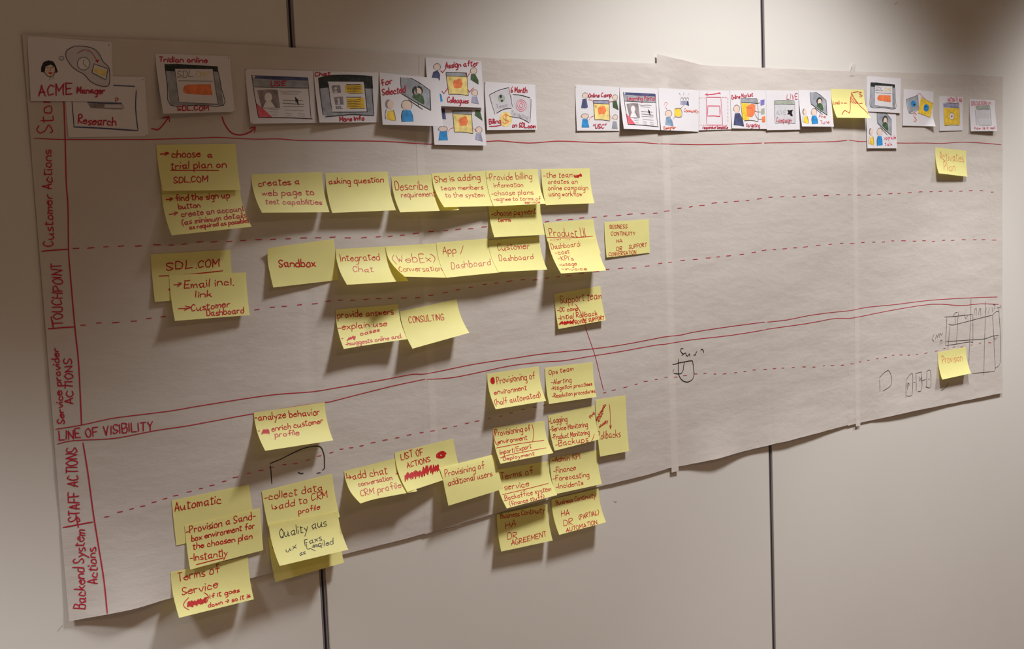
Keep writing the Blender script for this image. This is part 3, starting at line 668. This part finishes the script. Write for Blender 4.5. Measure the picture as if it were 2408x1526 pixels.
C['learn'] = ('Z5', [(925, 260), (1592, 280), (1640, 992), (1000, 970)], 'white card drawing a profile page headed Learning Portal', [('Z2', 'portal', PORTAL), ('Z5', 'learn', [t('crim', 'Learning Portal', 1055, 478, 1530, 482, 72, .0021)])])
C['community'] = ('Z5', [(1590, 268), (2297, 313), (2283, 1020), (1640, 990)], 'white card with a blue-grey figure and yellow square, captioned Community', [('Z5', 'community', [
 l('org', (1690, 565), (1702, 522), (1735, 520), (1740, 550), (1715, 605), (1742, 632)), l('gry', (1950, 352), (1966, 390)), l('gry', (2026, 345), (2026, 386)), l('gry', (2116, 356), (2100, 388)), *[f('lav', (x - 22, 490), (x + 20, 490), (x + 28, 560), (x - 28, 555)) for x in (1995, 2042)], f('navy', (2078, 490), (2108, 500), (2118, 576), (2070, 560)), *[arc('gry', x, 462, 22, 28, 150, 400) for x in (1995, 2040, 2090)],
 l('pen', (2030, 560), (1970, 622)), l('pen', (1870, 770), (1838, 806)), f('yel', (1868, 632), (1972, 626), (1984, 758), (1866, 754)), l('pen', (1868, 628), (1975, 622), (1988, 762), (1866, 762)), *person('bgry', 1765, 708, 58, ((1725, 768), (1790, 762), (1830, 830), (1852, 930), (1770, 910), (1708, 900))), t('org', 'Community,', 2030, 678, 2285, 690, 55, .0014), t('org', 'Designer', 1685, 975, 1890, 962, 42, .0016)])])
C['respond'] = ('Z6', [(295, 285), (782, 290), (805, 898), (290, 912)], 'white card with red nested rectangles under a double arrow, captioned responsive template', [('Z6', 'respond', [
 l('pink', (405, 392), (635, 395), (650, 600), (665, 830), (415, 830), (408, 600), (405, 392), sm=False, w=.0019), l('pink', (430, 528), (615, 530), (622, 695), (520, 685), (425, 688), (430, 528), sm=False, w=.0024), l('pink', (622, 535), (640, 660)), l('pink', (388, 352), (500, 345), (632, 328), w=.0022), l('pink', (425, 325), (388, 352), (430, 362), sm=False, w=.002), l('pink', (600, 315), (632, 328), (620, 355), sm=False, w=.002),
 *[l('pink', (745, y), (748, y + 28), w=.0013) for y in range(400, 800, 58)], *[l('org', (298, y), (299, y + 18), w=.001) for y in range(405, 830, 70)], *[l('pink', (x, 393), (x + 22, 394), w=.0013) for x in (655, 700)], *[l('org', (x, 400), (x + 14, 400), w=.001) for x in (305, 340, 375)], *[l('pink', (x, 830), (x + 14, 829), w=.0012) for x in (320, 355, 385, 690, 720)], t('crim', 'responsive template', 348, 886, 742, 882, 48, .0018)])])
C['market'] = ('Z6', [(780, 285), (1352, 285), (1362, 893), (815, 882)], 'white card with a navy figure and orange cube, captioned targeting', [('Z6', 'market', [
 f('wash', (950, 415), (1200, 415), (1218, 490), (955, 475)), f('yel', (960, 482), (1080, 490), (1078, 752), (1020, 755), (968, 740)), f('ora', (1040, 540), (1110, 495), (1165, 500), (1180, 560), (1172, 640), (1130, 705), (1042, 695)), l('rose', (1042, 560), (1130, 565), (1128, 700)), l('blk', (950, 412), (1200, 413), w=.0013), l('blk', (955, 472), (1080, 478), (1218, 490)), l('blk', (1210, 420), (1222, 600), (1222, 775)), l('blk', (1000, 762), (1120, 755), (1220, 776), w=.0013), l('pen', (950, 420), (958, 600), (985, 740)),
 l('pen', (1160, 545), (1195, 495), (1250, 480)), l('pen', (1165, 605), (1200, 620), (1262, 625)), l('pen', (1170, 650), (1215, 730), (1280, 740)), f('purp', (1258, 440), (1322, 425), (1320, 510), (1260, 525)), f('lgrn', (1266, 578), (1320, 560), (1326, 655), (1270, 668)), f('ora', (1280, 702), (1330, 685), (1336, 775), (1310, 790), (1282, 780)),
 *person('navy', 882, 575, 48, ((855, 645), (930, 640), (975, 720), (1000, 852), (935, 838), (836, 828)), 62), t('crim', 'Online Market', 805, 425, 1140, 372, 60, .0019), t('crim', 'targeting', 1035, 855, 1245, 858, 62, .0019)])])
C['live'] = ('Z6', [(1345, 285), (1862, 290), (1885, 902), (1362, 910)], 'white card with a black puzzle shape, captioned LIVE', [('Z6', 'live', [
 f('lgrn', (1475, 450), (1790, 452), (1795, 512), (1480, 500)), f('lwash', (1480, 500), (1795, 512), (1800, 800), (1490, 800)), l('blk', (1475, 448), (1640, 442), (1790, 445)), l('pen', (1475, 448), (1478, 600), (1488, 790)), l('blk', (1480, 502), (1640, 500), (1795, 508), w=.0013), l('pen', (1797, 455), (1803, 800)), l('pen', (1490, 802), (1650, 792), (1802, 806)), t('lgry', 'ACME', 1505, 668, 1662, 662, 66, .0014),
 f('blk', (1680, 588), (1712, 600), (1770, 588), (1752, 635), (1768, 692), (1738, 692), (1720, 665), (1678, 665), (1696, 630)), t('crim', 'Campaign', 1510, 780, 1745, 780, 64, .002), t('crim', 'LIVE!', 1672, 422, 1862, 425, 80, .0018)])])
C['tune'] = ('Z6', [(1855, 280), (2367, 290), (2415, 855), (1915, 850)], 'white card with three drawn people captioned Fine Tune, left of the graph note', [('Z3', 'talk', TALK), ('Z6', 'tune', [t('crim', 'Fine', 2178, 718, 2282, 718, 48, .0016), t('crim', 'Tune', 2205, 815, 2342, 805, 58, .0016)])])
C['upgrade'] = ('Z7', [(815, 700), (1295, 735), (1315, 1378), (832, 1378)], 'white card with three drawn people captioned upgrade, below the small browser card', [('Z3', 'talk', TALK), ('Z7', 'upgrade', [t('pink', 'upgrade', 1102, 1228, 1292, 1225, 58, .0018), t('pink', 'talk', 1115, 1335, 1235, 1332, 55, .0018)])])
C['page2'] = ('Z7', [(820, 200), (1380, 240), (1365, 805), (812, 775)], 'small white browser card with an orange button, hung highest near the right end', [('Z2', 'page', PAGE)])
C['squares'] = ('Z8', [(135, 310), (502, 345), (490, 775), (120, 765)], 'white card drawing a grey and a yellow square with blue dots', [('Z8', 'squares', [
 f('wash', (160, 440), (310, 390), (325, 558), (202, 613)), l('pen', (160, 440), (310, 388)), l('pen', (160, 440), (202, 614), (325, 560)), circ('blue', 250, 495, 33, 38), circ('dark', 262, 505, 12), f('yel', (345, 418), (495, 490), (460, 663), (310, 608)), l('pen', (345, 415), (497, 490)), l('pen', (310, 610), (460, 665)), circ('blue', 410, 545, 34, 46), circ('dark', 405, 528, 10), l('rose', (272, 410), (300, 380), (332, 368), (370, 410), (395, 435)), t('org', '$', 255, 722, 292, 720, 110, .0015)])])
C['media'] = ('Z8', [(572, 398), (865, 412), (862, 824), (578, 832)], 'small white card with a yellow play-button window, captioned MEDIA PLAN', [('Z8', 'media', [
 f('lav', (618, 490), (810, 492), (815, 548), (625, 538)), f('yel', (630, 545), (820, 552), (826, 758), (730, 752), (635, 766)), l('blk', (650, 482), (735, 492), (810, 488)), l('blk', (700, 532), (815, 548)), l('pen', (818, 490), (825, 755)), l('pen', (625, 545), (635, 760)), l('blk', (640, 768), (730, 757), (815, 766)), circ('white', 725, 648, 30, 42), ring('pen', 725, 648, 31, 43), f('red', (718, 636), (742, 650), (718, 664)), t('pink', 'MEDIA PLAN', 680, 478, 850, 474, 56, .0017)])])
C['discuss'] = ('Z8', [(945, 437), (1258, 450), (1290, 832), (965, 836)], 'small white card with a pale window, captioned DISCUSSION, last in the top row', [('Z8', 'discuss', [
 f('lgrn', (1020, 527), (1195, 520), (1200, 560), (1030, 565)), f('lwash', (1015, 572), (1205, 568), (1220, 758), (1030, 755)), l('blk', (1035, 522), (1195, 517)), l('blk', (1055, 566), (1120, 560), (1190, 564)), l('pen', (1015, 572), (1032, 752)), l('pen', (1198, 525), (1218, 758)), l('pen', (1065, 760), (1210, 762)), t('lgry', 'QUIZ', 1040, 672, 1188, 668, 44), t('pink', 'DISCUSSION on', 970, 514, 1210, 502, 46, .0017), t('pink', 'how is it set', 1008, 812, 1268, 806, 34, .0017)])])

for ky_, fr_, ds_ in (('acme', 'Z1', [(1302, 336)]), ('research', 'Z1', [(1707, 750), (1756, 1418)]), ('page', 'Z2', [(1004, 184), (1066, 822)]), ('portal', 'Z2', [(1208, 324), (1282, 962)]), ('billing', 'Z4', [(981, 522)]), ('camp', 'Z5', [(176, 255)])):
    C[ky_][3].append((fr_, ky_, [circ('blk', x_, y_, 6) for x_, y_ in ds_]))


def build_card(key, lim=(.0012, .016)):
    fr, q, label, draws = C[key]
    sh = Sheet([zp(fr, *p) for p in q], 1.5, lim)
    if key == 'squares': sh.bend = (1, 1, .3, .35, .009)
    root, org = sheet_obj('storyboard_card', sh, 'card', label, 'card', None, .0004, 20, 20)
    SRC[key] = sh
    for sf, skey, items in draws:
        src = SRC[skey]
        fills = {}; inks = {}; lv = 0
        # group consecutive paint fills by colour (keeps overlaps in drawing order)
        order = []
        for it in items:
            if it[0] == 'f':
                if order and order[-1][0] == it[1]: order[-1][1].append([zp(sf, *p) for p in it[2]])
                else: order.append((it[1], [[zp(sf, *p) for p in it[2]]]))
            elif it[0] == 'l':
                inks.setdefault(('drawn_outline', it[1], it[3] * .72) + ((len(inks),) if key in ('respond', 'community', 'live', 'camp', 'upgrade') else ()), []).append(catmull([zp(sf, *p) for p in it[2]]) if it[4] else densify([zp(sf, *p) for p in it[2]], 6))
            else:
                s, x0, y0, x1, y1, h = it[2]
                inks[('handwriting', it[1], it[3] * .68, s)] = zt(sf, s, x0, y0, x1, y1, h)
        for m_, pl in order:
            fillpart(sh, src, pl, m_, root, org, .00015 + lv * .00003); lv += 1
        lv2 = .00021 + lv * .00003
        for kk_, st in inks.items():
            nm, m_, wd = kk_[:3]
            if m_ in PAINT and m_ not in INK: lab = PAINT[m_] + ' painted line'
            else: lab = INK[m_] + (' writing' if nm == 'handwriting' else ' pen lines')
            inkpart(sh, src, nm, st, m_, wd, root, org, lv2, lab); lv2 += .00002
    # the tiny dark dots where the card is fixed
    mb = MB()
    return root


for k_ in ('portal', 'page', 'talk0'):
    pass
# cards in the order they were put up (lower ones first)
SRC['portal'] = None
for key in ('research', 'acme', 'page', 'portal', 'chat', 'colleagues', 'assign', 'talk', 'billing', 'camp', 'learn', 'community', 'respond', 'market', 'live', 'tune', 'upgrade', 'page2', 'squares', 'media', 'discuss'):
    r_ = build_card(key); r_['group'] = 'storyboard cards along the top row'

# ================================================================== STICKY NOTES
R_ = 'red'
N = []


def note(fr, q, label, texts=(), lines=(), ink='red', w=.0017, pw=2.15, fat=None, lim=(.001, .042), lift=None, curl=0, lw=None, bold=1.0):
    N.append(dict(fr=fr, q=q, label=label, texts=texts, lines=lines, ink=ink, w=w * bold * .77, pw=pw, lim=lim, lift=lift, curl=curl, lw=lw or w * .72))


note('C7', [(165, 880), (865, 735), (938, 1238), (228, 1390)], 'yellow sticky note reading Business Continuity HA DR AGREEMENT', [('Business Continuity', 215, 935, 825, 845, 72), ('HA', 290, 1080, 425, 1035, 85), ('DR', 315, 1225, 440, 1200, 85), ('AGREEMENT', 370, 1305, 850, 1180, 68)])
note('C7', [(920, 670), (1570, 520), (1675, 985), (1028, 1160)], 'yellow sticky note reading Business Continuity HA DR AUTOMATION', [('Business Continuity', 985, 750, 1530, 640, 66), ('HA', 1062, 905, 1168, 885, 85), ('DR', 1090, 1040, 1210, 1010, 82), ('(PARTIAL)', 1300, 950, 1575, 875, 62), ('AUTOMATION', 1128, 1122, 1550, 1010, 58)])
note('C7', [(898, 98), (1555, -10), (1618, 458), (975, 598)], 'yellow sticky note listing Admin KPI, Finance, Forecasting and Incidents', [('-Admin KPI', 930, 165, 1315, 108, 78), ('-Finance', 950, 312, 1255, 262, 78), ('-Forecasting', 942, 418, 1440, 355, 72), ('-Incidents', 985, 525, 1355, 468, 70)])
note('C7', [(150, 262), (878, 140), (1000, 610), (303, 795)], 'yellow sticky note reading Terms of service above Backoffice system', [('.Terms of', 205, 405, 665, 310, 92), ('service', 275, 540, 610, 485, 85), ('.Backoffice system', 270, 688, 915, 548, 70), ('(finance stuff)', 345, 760, 820, 655, 60)], [[(245, 605), (560, 530), (875, 450)]])
note('C8', [(170, 575), (1000, 368), (1182, 850), (345, 1005)], 'yellow sticky note reading add chat conversation, left corner curled', [('<add chat', 215, 700, 772, 612, 105), ('conversation', 372, 785, 835, 690, 66), ('+', 895, 640, 935, 628, 70), ('CRM profile', 405, 922, 962, 800, 92)], pw=2.1)
note('C8', [(870, 320), (1675, 125), (1790, 615), (1045, 862)], 'yellow sticky note reading LIST OF ACTIONS with two red scribbles', [('LIST OF', 960, 422, 1265, 345, 92), ('ACTIONS', 1045, 530, 1365, 440, 72), ('@', 1455, 415, 1535, 392, 88), ('######', 1005, 715, 1450, 590, 120)], bold=1.1, lift=(.027, .008))
note('C8', [(1490, 530), (2230, 345), (2368, 820), (1612, 1052)], 'yellow sticky note reading Provisining of additional users', [('Provisining of', 1568, 652, 2110, 530, 92), ('additional users', 1608, 778, 2215, 640, 82)])
note('C6', [(1755, 130), (2220, 60), (2275, 915), (1830, 1000)], 'upright yellow sticky note with a long down arrow, reading Rollbacks', [('Rollbacks', 1795, 735, 2140, 690, 108), ('tests/requests', 1770, 465, 1918, 210, 40), ('errors', 1812, 470, 1872, 340, 38), ('stability', 1815, 560, 1948, 470, 42)], [[(1970, 200), (1985, 350), (1988, 560)], [(1975, 520), (1988, 575), (2002, 520), (1985, 550)]], lim=(.001, .008))
note('C6', [(190, 560), (980, 450), (1115, 945), (305, 1108)], 'yellow sticky note reading Provisioning of environment Import/Export', [('Provisioning of', 228, 685, 760, 600, 95), ('environment', 262, 805, 715, 735, 72), ('Import/Export', 300, 972, 778, 870, 72), ('Deployment', 350, 1062, 822, 975, 52)],
     [[(215, 600), (205, 690), (225, 780), (265, 832)], [(790, 510), (812, 630), (797, 772)], [(240, 868), (600, 800), (970, 750)], [(295, 1022), (500, 960), (1000, 866)]])
note('C6', [(1035, 370), (1740, 215), (1825, 735), (1135, 910)], 'yellow sticky note listing Logging, Service Monitoring, Product Monitoring, Backups', [('-Logging', 1040, 490, 1325, 450, 82), ('-Service Monitoring', 1065, 615, 1640, 540, 78), ('-Product Monitoring', 1095, 740, 1665, 655, 76), ('-Backups /', 1150, 850, 1745, 750, 95), ('Ping', 1690, 415, 1745, 330, 40)])
note('C5', [(1025, 220), (1735, 135), (1792, 655), (1085, 760)], 'yellow sticky note headed Ops team above a three-line list', [('Ops team', 1085, 320, 1445, 260, 72), ('-Alerting', 1115, 468, 1415, 428, 72), ('-Mitigation practises', 1115, 558, 1725, 480, 56), ('-Resolution procedures', 1130, 668, 1770, 588, 60)], w=.0015)
note('C5', [(160, 310), (930, 200), (1042, 712), (290, 838)], 'yellow sticky note with a red blot reading Provisioning of environment (half automated)', [('@', 222, 466, 255, 462, 88), ('Provisioning of', 310, 460, 875, 375, 102), ('environment', 270, 625, 750, 548, 80), ('(half automated)', 280, 780, 958, 655, 92)])
note('C4', [(103, 320), (592, 235), (648, 595), (150, 690)], 'yellow sticky note headed Support team, alone above the line of visibility', [('Support team', 170, 418, 605, 368, 78), ('-DC comp', 140, 508, 355, 490, 42), ('-Initial Rollback', 145, 595, 560, 540, 52), ('##', 150, 655, 270, 635, 42), ('-PROVIDE SUPPORT', 285, 645, 630, 585, 36)], [[(330, 430), (375, 500), (440, 650)]])
note('D2', [(205, 880), (1035, 695), (1115, 1185), (295, 1418)], 'yellow sticky note mostly hidden under the note with black writing', [('.', 258, 1000, 262, 998, 30)], lim=(.001, .012))
note('D2', [(130, 330), (970, 120), (1065, 640), (232, 850)], 'yellow sticky note reading collect data, add to CRM profile', lim=(.001, .010), texts=[('-collect data', 165, 442, 860, 315, 82), ('<add to CRM', 260, 565, 915, 400, 82), ('profile', 570, 602, 825, 540, 62)])
note('D2', [(215, 725), (1040, 570), (1165, 1030), (345, 1225)], 'pale sticky note with scrawled black handwriting', [('Quality aus', 350, 895, 905, 740, 100), ('ux', 425, 1065, 545, 1010, 62), ('Faxs', 650, 985, 845, 915, 72), ('as', 585, 1105, 650, 1078, 55), ('mailed', 745, 1010, 985, 960, 66)], [[(665, 960), (672, 1020), (705, 1020)], [(705, 1012), (740, 1030), (770, 1045)], [(730, 1000), (790, 985), (850, 1005)]], ink='blk', w=.0015)
note('D3', [(90, 955), (860, 800), (920, 1225), (175, 1410)], 'yellow sticky note reading Terms of Service with a red scribble, lowest at the left', [('Terms of', 165, 1045, 580, 955, 82), ('Service', 205, 1185, 560, 1108, 80), ('####', 262, 1310, 420, 1270, 62), ('-if it goes', 450, 1225, 772, 1150, 44), ('down > so it is', 465, 1308, 882, 1205, 42)],
     [[(268, 1210), (225, 1260), (225, 1300), (270, 1330)], [(425, 1160), (465, 1195), (450, 1255)]], w=.0019)
note('D3', [(100, 240), (870, 80), (930, 505), (148, 690)], 'yellow sticky note reading Automatic', [('Automatic', 135, 345, 592, 262, 84)], w=.0020, lift=(.0015, .0015))
note('D3', [(232, 490), (980, 315), (1015, 735), (285, 930)], 'yellow sticky note reading Provision a Sandbox environment for the choosen plan, Instantly', [('-Provision a Sand-', 245, 575, 935, 418, 72), ('box environment for', 300, 645, 925, 515, 58), ('the choosen plan', 315, 728, 902, 618, 60), ('-Instantly', 285, 845, 655, 792, 74)], [[(345, 880), (480, 845), (622, 812)]], w=.0019, lift=(.009, .004))
note('D1', [(205, 385), (1475, 195), (1630, 880), (410, 1068)], 'yellow sticky note reading analyze behavior, enrich customer profile', [('-analyze behavior', 225, 525, 1392, 415, 122), ('-', 290, 735, 312, 733, 60), ('#', 350, 768, 420, 762, 100), ('enrich customer', 530, 722, 1445, 565, 105), ('profile', 585, 825, 1022, 775, 98)], w=.0019)
note('C3', [(190, 320), (1180, 235), (1325, 785), (325, 940)], 'yellow sticky note reading provide answers, explain use cases', [('.provide answers', 205, 450, 1105, 395, 106), ('-explain use', 235, 640, 1000, 570, 92), ('cases', 585, 728, 885, 662, 62), ('-', 288, 790, 312, 788, 40), ('#', 385, 812, 450, 800, 62), ('>suggests online and.', 355, 892, 1240, 762, 66)], w=.0018, curl=-.003)
note('C3', [(1205, 350), (2100, 155), (2300, 685), (1405, 935)], 'tilted yellow sticky note reading CONSULTING', [('CONSULTING', 1355, 530, 1900, 478, 100)], w=.0015)
note('B5', [(165, 195), (1465, 120), (1530, 880), (238, 970)], 'dark-lit yellow sticky note reading an address in capitals over an underline', [('SDL', 425, 452, 848, 412, 125), ('.COM', 905, 410, 1282, 390, 118), (',', 465, 765, 478, 700, 60)], [[(305, 550), (800, 520), (1345, 462)]], w=.0022, lim=(.001, .005))
note('B5', [(470, 528), (1725, 490), (1785, 1185), (565, 1280)], 'yellow sticky note reading Email incl. link and Customer Dashboard', [('>', 540, 722, 655, 710, 92), ('Email incl.', 720, 748, 1520, 692, 118), ('link', 905, 892, 1165, 890, 104), ('>', 605, 1118, 800, 1110, 96), ('Customer', 838, 1120, 1460, 1045, 104), ('Dashboard', 1085, 1200, 1685, 1150, 100)], w=.0021, lim=(.001, .022))
note('C1', [(160, 228), (1235, 80), (1305, 725), (285, 843)], 'yellow sticky note reading Sandbox, its upper left corner bent', [('Sandbox', 375, 518, 950, 512, 118)], w=.0025, lim=(.001, .024), pw=1.5)
note('C1', [(1262, 240), (2194, 190), (2413, 740), (1445, 800)], 'yellow sticky note reading Integrated Chat', [('Integrated', 1350, 430, 1962, 405, 112), ('Chat', 1550, 605, 1862, 592, 92)], w=.0017)
note('C2', [(40, 240), (800, 190), (940, 682), (265, 662)], 'yellow sticky note with a bracketed word over Conversation, left side curling', [('(WebEx)', 160, 470, 752, 455, 128), ('Conversation', 240, 595, 842, 580, 84)], w=.0015, pw=2.0)
note('C2', [(760, 185), (1500, 125), (1660, 605), (900, 680)], 'yellow sticky note reading App / Dashboard', [('App /', 855, 350, 1148, 320, 105), ('Dashboard', 975, 555, 1528, 498, 96)], w=.0015)
note('C2', [(1495, 152), (2215, 90), (2330, 565), (1640, 600)], 'yellow sticky note reading Customer Dashboard, below the payment terms note', [('Customer', 1635, 290, 2078, 268, 96), ('Dashboard', 1655, 445, 2132, 418, 84)], w=.0015)
note('B8', [(195, 735), (790, 690), (880, 1100), (305, 1130)], 'yellow sticky note headed Product UI, half covered from below', [('Product UI', 270, 890, 698, 902, 104), ('real', 272, 952, 400, 945, 24), ('are', 440, 950, 515, 940, 22)], [[(235, 905), (500, 912), (780, 893)]], w=.0016, lim=(.001, .012))
note('B8', [(250, 945), (825, 915), (943, 1302), (403, 1338)], 'yellow sticky note listing Dashboard, cost, KPIs, usage and invoice', [('Dashboard:', 290, 1045, 638, 1010, 64), ('-cost', 335, 1112, 508, 1095, 50), ("-KPI's", 370, 1180, 552, 1180, 56), ('-usage', 388, 1250, 592, 1238, 48), ('-invoice', 415, 1300, 712, 1300, 38)], w=.0014)
note('B8', [(920, 725), (1450, 690), (1467, 1090), (950, 1147)], 'yellow sticky note reading BUSINESS CONTINUITY, last to the right in its row', [('BUSINESS', 988, 802, 1195, 795, 44), ('CONTINUITY', 1003, 882, 1290, 880, 42), ('HA', 1065, 970, 1132, 966, 44), ('DR', 1068, 1062, 1130, 1060, 44), ('SUPPORT', 1215, 1042, 1428, 1012, 46), ('CONVERSATION', 975, 1132, 1300, 1105, 42)], w=.0014)
note('B7', [(1490, 560), (2225, 520), (2295, 1035), (1580, 1070)], 'yellow sticky note reading choose payment terms', [('-choose payment', 1540, 772, 2168, 735, 82), ('terms', 1635, 852, 1812, 845, 62)], w=.0017, lim=(.001, .018))
note('B7', [(120, 215), (925, 172), (1082, 685), (248, 718)], 'yellow sticky note reading Describe requirement', [('Describe', 182, 398, 640, 398, 118), ('requirement', 265, 505, 742, 490, 80)], w=.0016)
note('B7', [(695, 165), (1500, 130), (1605, 628), (870, 645)], 'yellow sticky note reading She is adding team members to the system', [('She is adding', 745, 295, 1380, 250, 92), ('team members', 830, 402, 1420, 390, 70), ('to the system', 890, 505, 1440, 500, 70)], w=.0015)
note('B7', [(1460, 130), (2195, 105), (2308, 595), (1570, 632)], 'yellow sticky note reading Provide billing information, choose plans', [('-Provide billing', 1475, 268, 2112, 240, 92), ('information', 1575, 362, 1985, 355, 70), ('-choose plans', 1540, 480, 2128, 465, 72), ('-agree to terms of', 1575, 555, 2240, 545, 56), ('service', 2010, 592, 2225, 588, 40)], w=.0014)
note('B8', [(165, 90), (745, 80), (803, 497), (222, 520)], 'yellow sticky note reading the team creates an online campaign using workflow', [('-the team', 195, 188, 545, 185, 64), ('us#', 565, 185, 635, 183, 40), ('creates an', 248, 265, 602, 262, 56), ('online campaign', 248, 338, 725, 335, 56), ('using workflow', 260, 412, 655, 412, 58)], w=.0014)
note('B6', [(125, 185), (1150, 150), (1265, 735), (285, 742)], 'yellow sticky note reading creates a web page to test capabilities', [('creates a', 235, 355, 828, 322, 92), ('web page to', 290, 490, 1040, 482, 86), ('test capabilities', 340, 615, 1152, 620, 78)], w=.0020)
note('B6', [(1200, 165), (2110, 145), (2230, 705), (1305, 745)], 'yellow sticky note reading asking question', [('asking question', 1255, 325, 2050, 298, 88)], w=.0018)
note('B4', [(228, 700), (1312, 688), (1478, 1250), (375, 1370)], 'yellow sticky note reading find the sign up button, create an account', [('>', 300, 898, 385, 892, 68), ('find the sign up', 430, 898, 1175, 850, 84), ('button', 470, 1003, 765, 985, 72), ('>', 345, 1102, 452, 1085, 60), ('create an account', 510, 1112, 1378, 1030, 78), ('(as minimum details', 515, 1228, 1402, 1118, 76), ('as required as possible)', 620, 1288, 1442, 1188, 62)], w=.0021, lim=(.001, .032))
note('B4', [(160, 120), (1255, 105), (1325, 742), (252, 755)], 'dark-lit yellow sticky note reading choose a trial plan', [('>', 215, 268, 330, 262, 66), ('choose', 375, 298, 770, 280, 98), ('a', 868, 292, 932, 292, 70), ('trial plan on', 365, 455, 1125, 432, 96), ('SDL.COM', 400, 648, 868, 628, 82)], [[(360, 475), (700, 472), (1020, 475)]], w=.0022, lim=(.001, .020))
note('Z7', [(235, 410), (770, 425), (885, 885), (335, 878)], 'yellow sticky note with a hand-drawn peak graph and dollar sign', [('$', 700, 545, 748, 540, 90), ('Load', 275, 656, 375, 655, 58)],
     [[(415, 830), (450, 768), (490, 775), (528, 802), (548, 765)], [(548, 765), (552, 620), (570, 470)], [(570, 470), (620, 570), (680, 650), (715, 695), (770, 740), (845, 820)], [(590, 467), (680, 455)], [(565, 520), (552, 560)], [(590, 520), (552, 600)], [(610, 550), (556, 628)], [(628, 580), (575, 640)], [(648, 600), (600, 645)], [(668, 625), (625, 648)], [(655, 640), (680, 648)], [(400, 640), (430, 640)], [(450, 642), (490, 642)], [(700, 645), (745, 645)]], ink='red', w=.0018, lw=.0019)
note('Z8', [(522, 1035), (905, 1075), (922, 1398), (567, 1355)], 'small yellow sticky note reading Activates Plan, under the cards at the right end', [('Activates', 580, 1185, 872, 1212, 112), ('Plan', 630, 1312, 772, 1330, 104)], ink='org', w=.0016)
note('D5', [(898, 808), (1262, 742), (1327, 1078), (958, 1158)], 'small yellow sticky note reading Provision, over the thin pen sketch', [('Provision', 960, 950, 1215, 915, 106)], ink='org', w=.0017)

for d in N:
    fr = d['fr']; q = [zp(fr, *p) for p in d['q']]
    sh = Sheet(q, d['pw'], d['lim'], d['lift']); sh.curl = d['curl']
    for key_, bd in (('Sandbox,', (0, 0, .3, .45, .009)), ('add chat', (0, 1, .35, .35, .012)), ('bracketed', (0, 1, .4, .6, .010))):
        if key_ in d['label']: sh.bend = bd
    root, org = sheet_obj('sticky_note', sh, 'note', d['label'], 'sticky note', 'yellow sticky notes')
    upv = (q[0][0] - q[3][0], q[0][1] - q[3][1]); L = math.hypot(*upv); up = (upv[0] / L * .6, upv[1] / L)
    rot = (abs(q[3][1] - q[0][1]) > 1.4 * abs(q[1][0] - q[0][0]))
    st = []; fat = []; k = 0
    for s_, x0, y0, x1, y1, h in d['texts']:
        vert = math.hypot(x1 - x0, y1 - y0) > 1 and abs(y1 - y0) > abs(x1 - x0)
        u_ = None if vert else up
        zz = zt(fr, s_, x0, y0, x1, y1, h, u_); k += 1
        if '#' in s_ or '@' in s_: inkpart(sh, sh, 'scribble', zz, d['ink'], .0026, root, org, .00025, 'scribbled-out ' + INK[d['ink']] + ' blot')
        else: inkpart(sh, sh, 'handwriting', zz, d['ink'], d['w'], root, org, .00022 + k * 3e-6, INK[d['ink']] + ' handwriting')
    for ln in d['lines']: inkpart(sh, sh, 'drawn_line', [catmull([zp(fr, *p) for p in ln], 4)], d['ink'], d['lw'], root, org, .00027, INK[d['ink']] + ' pen line')
    print('NOTE', round(sh.pen * 1000, 2), sh.pw, d['label'][:48], [round(x * 1000, 1) for x in sh.lift], [round(x * 1000, 1) for x in sh.base])
for k_, sh in SRC.items(): print('CARD', round(sh.pen * 1000, 2), k_, [round(x * 1000, 1) for x in sh.lift], [round(x * 1000, 1) for x in sh.base])
